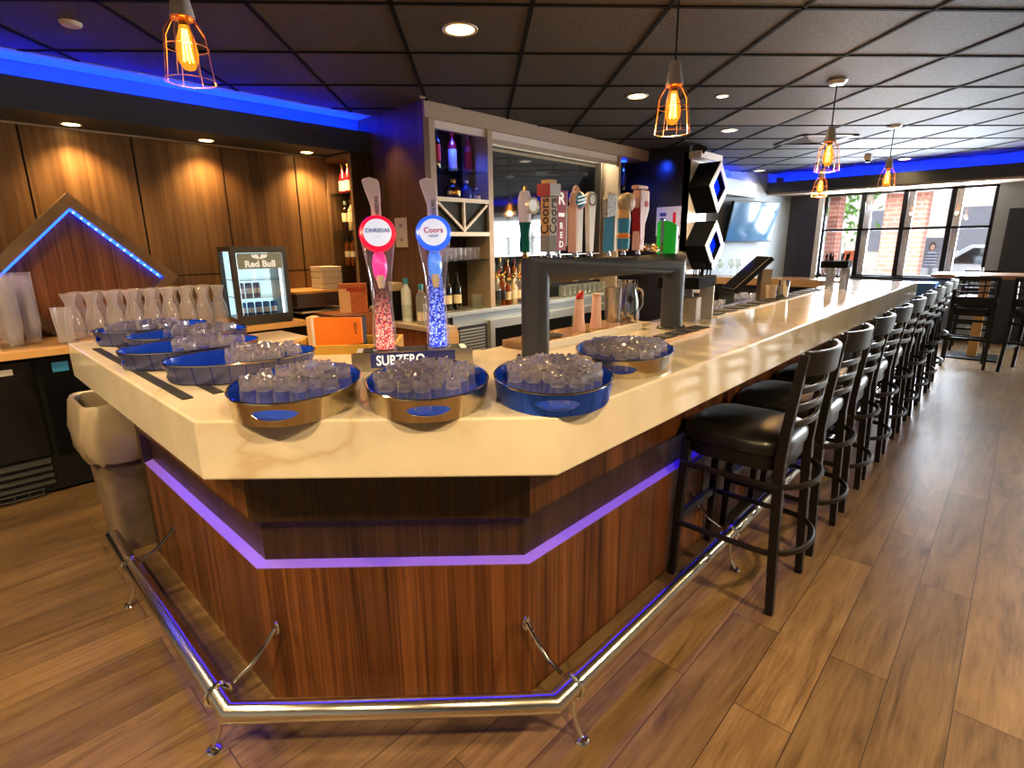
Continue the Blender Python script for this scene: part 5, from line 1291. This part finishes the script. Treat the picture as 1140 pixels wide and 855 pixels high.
MB().lathe([(0,0),(.050,0),(.054,.02),(.054,.10),(.046,.16),(.030,.215),(.029,.235),(.042,.285),(.046,.295),(.043,.295),(.027,.236),(.028,.215),(.044,.158),(.051,.1),(.050,.022),(0,.01)],24).build('body', Mt['plastic'], ca0)
MB().lathe([(.044,.292),(.048,.296),(.048,.302),(0,.306)],20).build('lid', Mt['plastic'], ca0)
ca0['label']='clear carafe with a flared lip, first from the left in the front row'
for k in range(1,9): dup(ca0,(.60+.112*k,4.50+rr.uniform(-.008,.008),.9305),rr.random()*6,'clear carafe with a flared lip, %s from the left in the front row'%ORD[k])
for k in range(8): dup(ca0,(.66+.112*k,4.63+rr.uniform(-.008,.008),.9305),rr.random()*6,'clear carafe, %s from the left in the back row against the wall'%ORD[k])
# diamond shaped frame on the wall
t = thing('diamond_wall_display','large wooden diamond frame with blue light inside, on the veneer wall','wall frame',(.74,4.88,1.30))
def dpoly(s_, zc=-.365): return [(-(s_+zc),zc),(-s_,0),(0,s_),(s_,0),(s_+zc,zc)]
def dband(so, si, y0, y1, mat, nm):
    P, Q = dpoly(so), dpoly(si); m = MB(); vs = []
    for y in (y0, y1):
        for R_ in (P, Q): vs += [(x,y,z) for x,z in R_]
    fs = []
    for k in range(4): fs += [(k,5+k,5+k+1,k+1),(10+k,10+k+1,15+k+1,15+k),(k,k+1,10+k+1,10+k),(5+k+1,5+k,15+k,15+k+1)]
    return m.add(vs,fs).build(nm, mat, t)
dband(.58,.485,-.13,0,Mt['framewood'],'frame_board')
ip = dpoly(.485)
MB().add([(x,-.006,z) for x,z in ip],[(0,4,3,2,1)]).build('inner_panel', Mt['redwood'], t)
for s_, nm_ in ((-1,'left'),(1,'right')):
    MB().beam((s_*.475,-.075,0),(0,-.075,.475),.02,.004,(0,1,0)).build('led_strip', Mt['ledblue'], t)
for k in range(13):
    u_ = (k+.5)/13; MB().lathe([(0,-.006),(.006,0),(0,.006)],8,T(.470*u_,-.085,.470*(1-u_))).build('led_dot', Mt['leddot'], t)
# lit drinks fridge
t = thing('drinks_fridge','small lit glass-door drinks fridge on the wall counter','fridge',(1.77,4.46,.9305),rad(-7))
w_, d_, h_ = .20, .19, .585
sh = MB(); sh.box(-w_,w_,-d_,d_,0,.05).box(-w_,w_,-d_,d_,h_-.035,h_).box(-w_,w_,d_-.02,d_,.05,h_-.035)
for sx in (-1,1):
    for sy in (-1,1): sh.box(sx*w_-(.03 if sx>0 else 0),sx*w_+(0 if sx>0 else .03),sy*d_-(.03 if sy>0 else 0),sy*d_+(0 if sy>0 else .03),.05,h_-.035)
sh.build('case', Mt['darksteel'], t)
MB().box(w_-.028,w_-.02,-d_+.03,d_-.03,.05,h_-.035).build('side_wall', Mt['offwhite'], t)
MB().box(-w_+.03,w_-.03,d_-.024,d_-.02,.05,h_-.035).build('lit_back', pbr('fridge liner',(.6,.7,.72,1),.4,emis=(.55,.85,.9,1),estr=1.0), t)
for sx in (-1,1): MB().box(sx*.155-.006,sx*.155+.006,-d_+.035,-d_+.045,.06,h_-.05).build('light_tube', Mt['fridgelight'], t)
MB().box(-w_-.001,-w_+.004,-d_+.03,d_-.03,.05,h_-.035).build('side_glass', Mt['acrylic'], t)
dr = MB().box(-w_,-w_+.035,-d_-.025,-d_-.003,0.02,h_).box(w_-.035,w_,-d_-.025,-d_-.003,.02,h_).box(-w_+.035,w_-.035,-d_-.025,-d_-.003,h_-.045,h_).box(-w_+.035,w_-.035,-d_-.025,-d_-.003,.02,.075).build('door', Mt['darksteel'], t)
MB().box(-w_+.035,w_-.035,-d_-.018,-d_-.012,.075,h_-.045).build('door_glass', Mt['acrylic'], dr)
MB().box(-w_+.04,w_-.04,-d_-.0195,-d_-.0185,.42,h_-.05).build('frosted_band', pbr('frosted film',(.35,.42,.42,1),.5), dr)
text('lettering','Red Bull',.066,Mt['inkwhite'],(0,-d_-.020,.455),(1,0,0),(0,0,1),dr,bold=.03)
text('lettering','sales deal',.045,Mt['inkwhite'],(-.005,-d_-.020,.51),(1,0,0),(0,0,1),dr,bold=.02) if False else None
for sx in (-1,1): MB().prism([(0,0),(sx*.05,.012),(sx*.058,.034),(sx*.035,.030),(sx*.02,.038),(sx*.008,.022)][::sx],-.0005,.0005,T(-.0,-d_-.020,.492) @ FRONT).build('bull_mark', Mt['inkwhite'], dr)
for z in (.20,.335): MB().box(-w_+.03,w_-.035,-d_+.04,d_-.03,z-.004,z).build('wire_shelf', Mt['steel'], t)
can0 = None
for z, n_ in ((.0505,5),(.2005,3)):
    for k in range(n_):
        lb = 'slim drink can standing in the lit fridge'
        loc_ = Vector((-.125+.058*k,-.06,z)); loc_ = Rz(rad(-7)) @ loc_ + Vector((1.77,4.46,.9305))
        if can0 is None:
            can0 = thing('drink_can',lb,'can',loc_,0,'cans in the lit drinks fridge')
            MB().lathe([(0,0),(.022,0),(.025,.006),(.025,.10),(.021,.11),(0,.108)],16).build('can_body', pbr('silver blue can',(.10,.2,.5,1),.25,.6), can0)
            MB().lathe([(.0254,.03),(.0254,.07)],16).build('can_band', Mt['alu'], can0)
        else: dup(can0, loc_, rr.random()*6)
t = thing('ice_chest','cream box with a rounded lid below the lit drinks fridge','ice chest',(1.62,3.98,0))
MB().box(-.20,.20,-.22,.22,0,.82).build('body', Mt['cream'], t, .02)
MB().box(-.215,.215,-.235,.235,.82,.875).build('lid', Mt['cream'], t, .02)
MB().box(.09,.15,-.243,-.235,.77,.80).build('latch', Mt['tan'], t)
tag(MB().box(1.05,1.40,3.45,4.05,0,.82).build('glass_washer', Mt['darksteel'],None,.01),'dark low unit between the bar leg and the cream box','counter')
# bin with liner under the bar end
t = thing('waste_bin','tan waste bin with a loose plastic liner under the bar end','bin',(.515,3.285,0))
def rect(hx,hy,p=5,n=40): return [( (abs(cos(a))**(2/p))*math.copysign(hx,cos(a)), (abs(sin(a))**(2/p))*math.copysign(hy,sin(a))) for a in [2*PI*k/n for k in range(n)]]
def rings(levels, jit=0, seed=3):
    q = random.Random(seed); m = MB(); vs = []; n = 40
    for (hx,hy,z,j) in levels:
        for x,y in rect(hx,hy): 
            e = 1+q.uniform(-j,j); vs.append((x*e,y*e,z+q.uniform(-j,j)*.25))
    fs = []
    for r in range(len(levels)-1):
        for k in range(n): fs.append((r*n+k,r*n+(k+1)%n,(r+1)*n+(k+1)%n,(r+1)*n+k))
    return m.add(vs,fs,True)
b_ = rings([(.10,.15,0,0),(.135,.20,.76,0),(.14,.205,.76,0),(.14,.205,.775,0),(.125,.19,.775,0),(.095,.145,.01,0)]); b_.f.append(list(range(39,-1,-1))); b_.sm.append(False)
b_.build('bin_body', Mt['bin'], t)
rings([(.148,.222,.50,.05),(.165,.242,.545,.05),(.172,.245,.63,.04),(.160,.232,.72,.03),(.150,.218,.775,.02),(.142,.208,.79,.012),(.126,.19,.782,.012),(.118,.18,.70,.03),(.108,.17,.50,.04)]).build('liner', Mt['liner'], t)
# ------------------------------------------------------------------ pendants
def make_pendant():
    t = thing('cage_pendant','x','pendant lamp',(0,0,CEIL),0,'caged pendant lamps')
    MB().lathe([(0,-.028),(.05,-.024),(.066,-.006),(.068,0),(0,0)],24).build('canopy', Mt['alu'], t)
    MB().tube([(0,0,-.02),(0,0,-.31)],.004,8).build('cord', Mt['black'], t)
    MB().lathe([(0,-.30),(.020,-.302),(.024,-.315),(.040,-.395),(.041,-.405),(.036,-.402),(0,-.38)],24).build('socket', Mt['alu'], t)
    MB().lathe([(0,-.392),(.018,-.392),(.018,-.43),(0,-.43)],16).build('bulb_base', Mt['goldcap'], t)
    MB().lathe([(.014,-.425),(.018,-.44),(.030,-.475),(.036,-.515),(.033,-.545),(.018,-.570),(0,-.576)],20).build('bulb', Mt['bulb'], t)
    fl = MB()
    for k in range(6):
        a = 2*PI*k/6; fl.tube([(.008*cos(a),.008*sin(a),-.44),(.016*cos(a),.016*sin(a),-.545)],.0022,5)
    fl.build('filament', Mt['filament'], t)
    for k in range(8):
        a = 2*PI*k/8
        MB().tube([(r*cos(a),r*sin(a),z) for r,z in ((.034,-.402),(.042,-.415),(.068,-.455),(.072,-.50),(.084,-.61))],.0017,6).build('cage_wire', Mt['copper'], t)
    for r,z in ((.0715,-.50),(.084,-.61),(.038,-.408)): MB().tube([(r*cos(2*PI*k/28),r*sin(2*PI*k/28),z) for k in range(28)],.0018,6,True).build('cage_ring', Mt['copper'], t)
    return t
pd = make_pendant()
PP = [(.735,2.17,'caged pendant lamp nearest the camera, over the left bar leg'),(2.55,1.335,'caged pendant lamp over the tap gantry'),(4.74,1.205,'third caged pendant lamp, in front of the ceiling vent'),(6.93,1.19,'caged pendant lamp over the far end of the bar'),(7.30,1.90,'farthest and smallest caged pendant lamp')]
for k,(x,y,lb) in enumerate(PP):
    if k == 0: pd.location = (x,y,CEIL); pd['label'] = lb
    else: dup(pd,(x,y,CEIL),.2*k,lb)
    if k == len(PP)-1: pd.scale = (.93,.93,.93)
    l = bpy.data.lights.new('pendant','POINT'); l.energy = 9; l.color = (1,.55,.2); l.shadow_soft_size = .03
    o = bpy.data.objects.new('lamp_pendant', l); COL.objects.link(o); o.location = (x,y,CEIL-.60)
# ------------------------------------------------------------------ render look
SC.view_settings.view_transform = 'Standard'
SC.view_settings.look = 'None'
SC.view_settings.exposure = 0.72
SC.view_settings.gamma = .88
SC.cycles.max_bounces = 10; SC.cycles.transmission_bounces = 8; SC.cycles.transparent_max_bounces = 24
SC.cycles.diffuse_bounces = 4; SC.cycles.glossy_bounces = 4
SC.cycles.caustics_reflective = False; SC.cycles.caustics_refractive = False
SC.cycles.sample_clamp_indirect = 6; SC.cycles.use_denoising = True
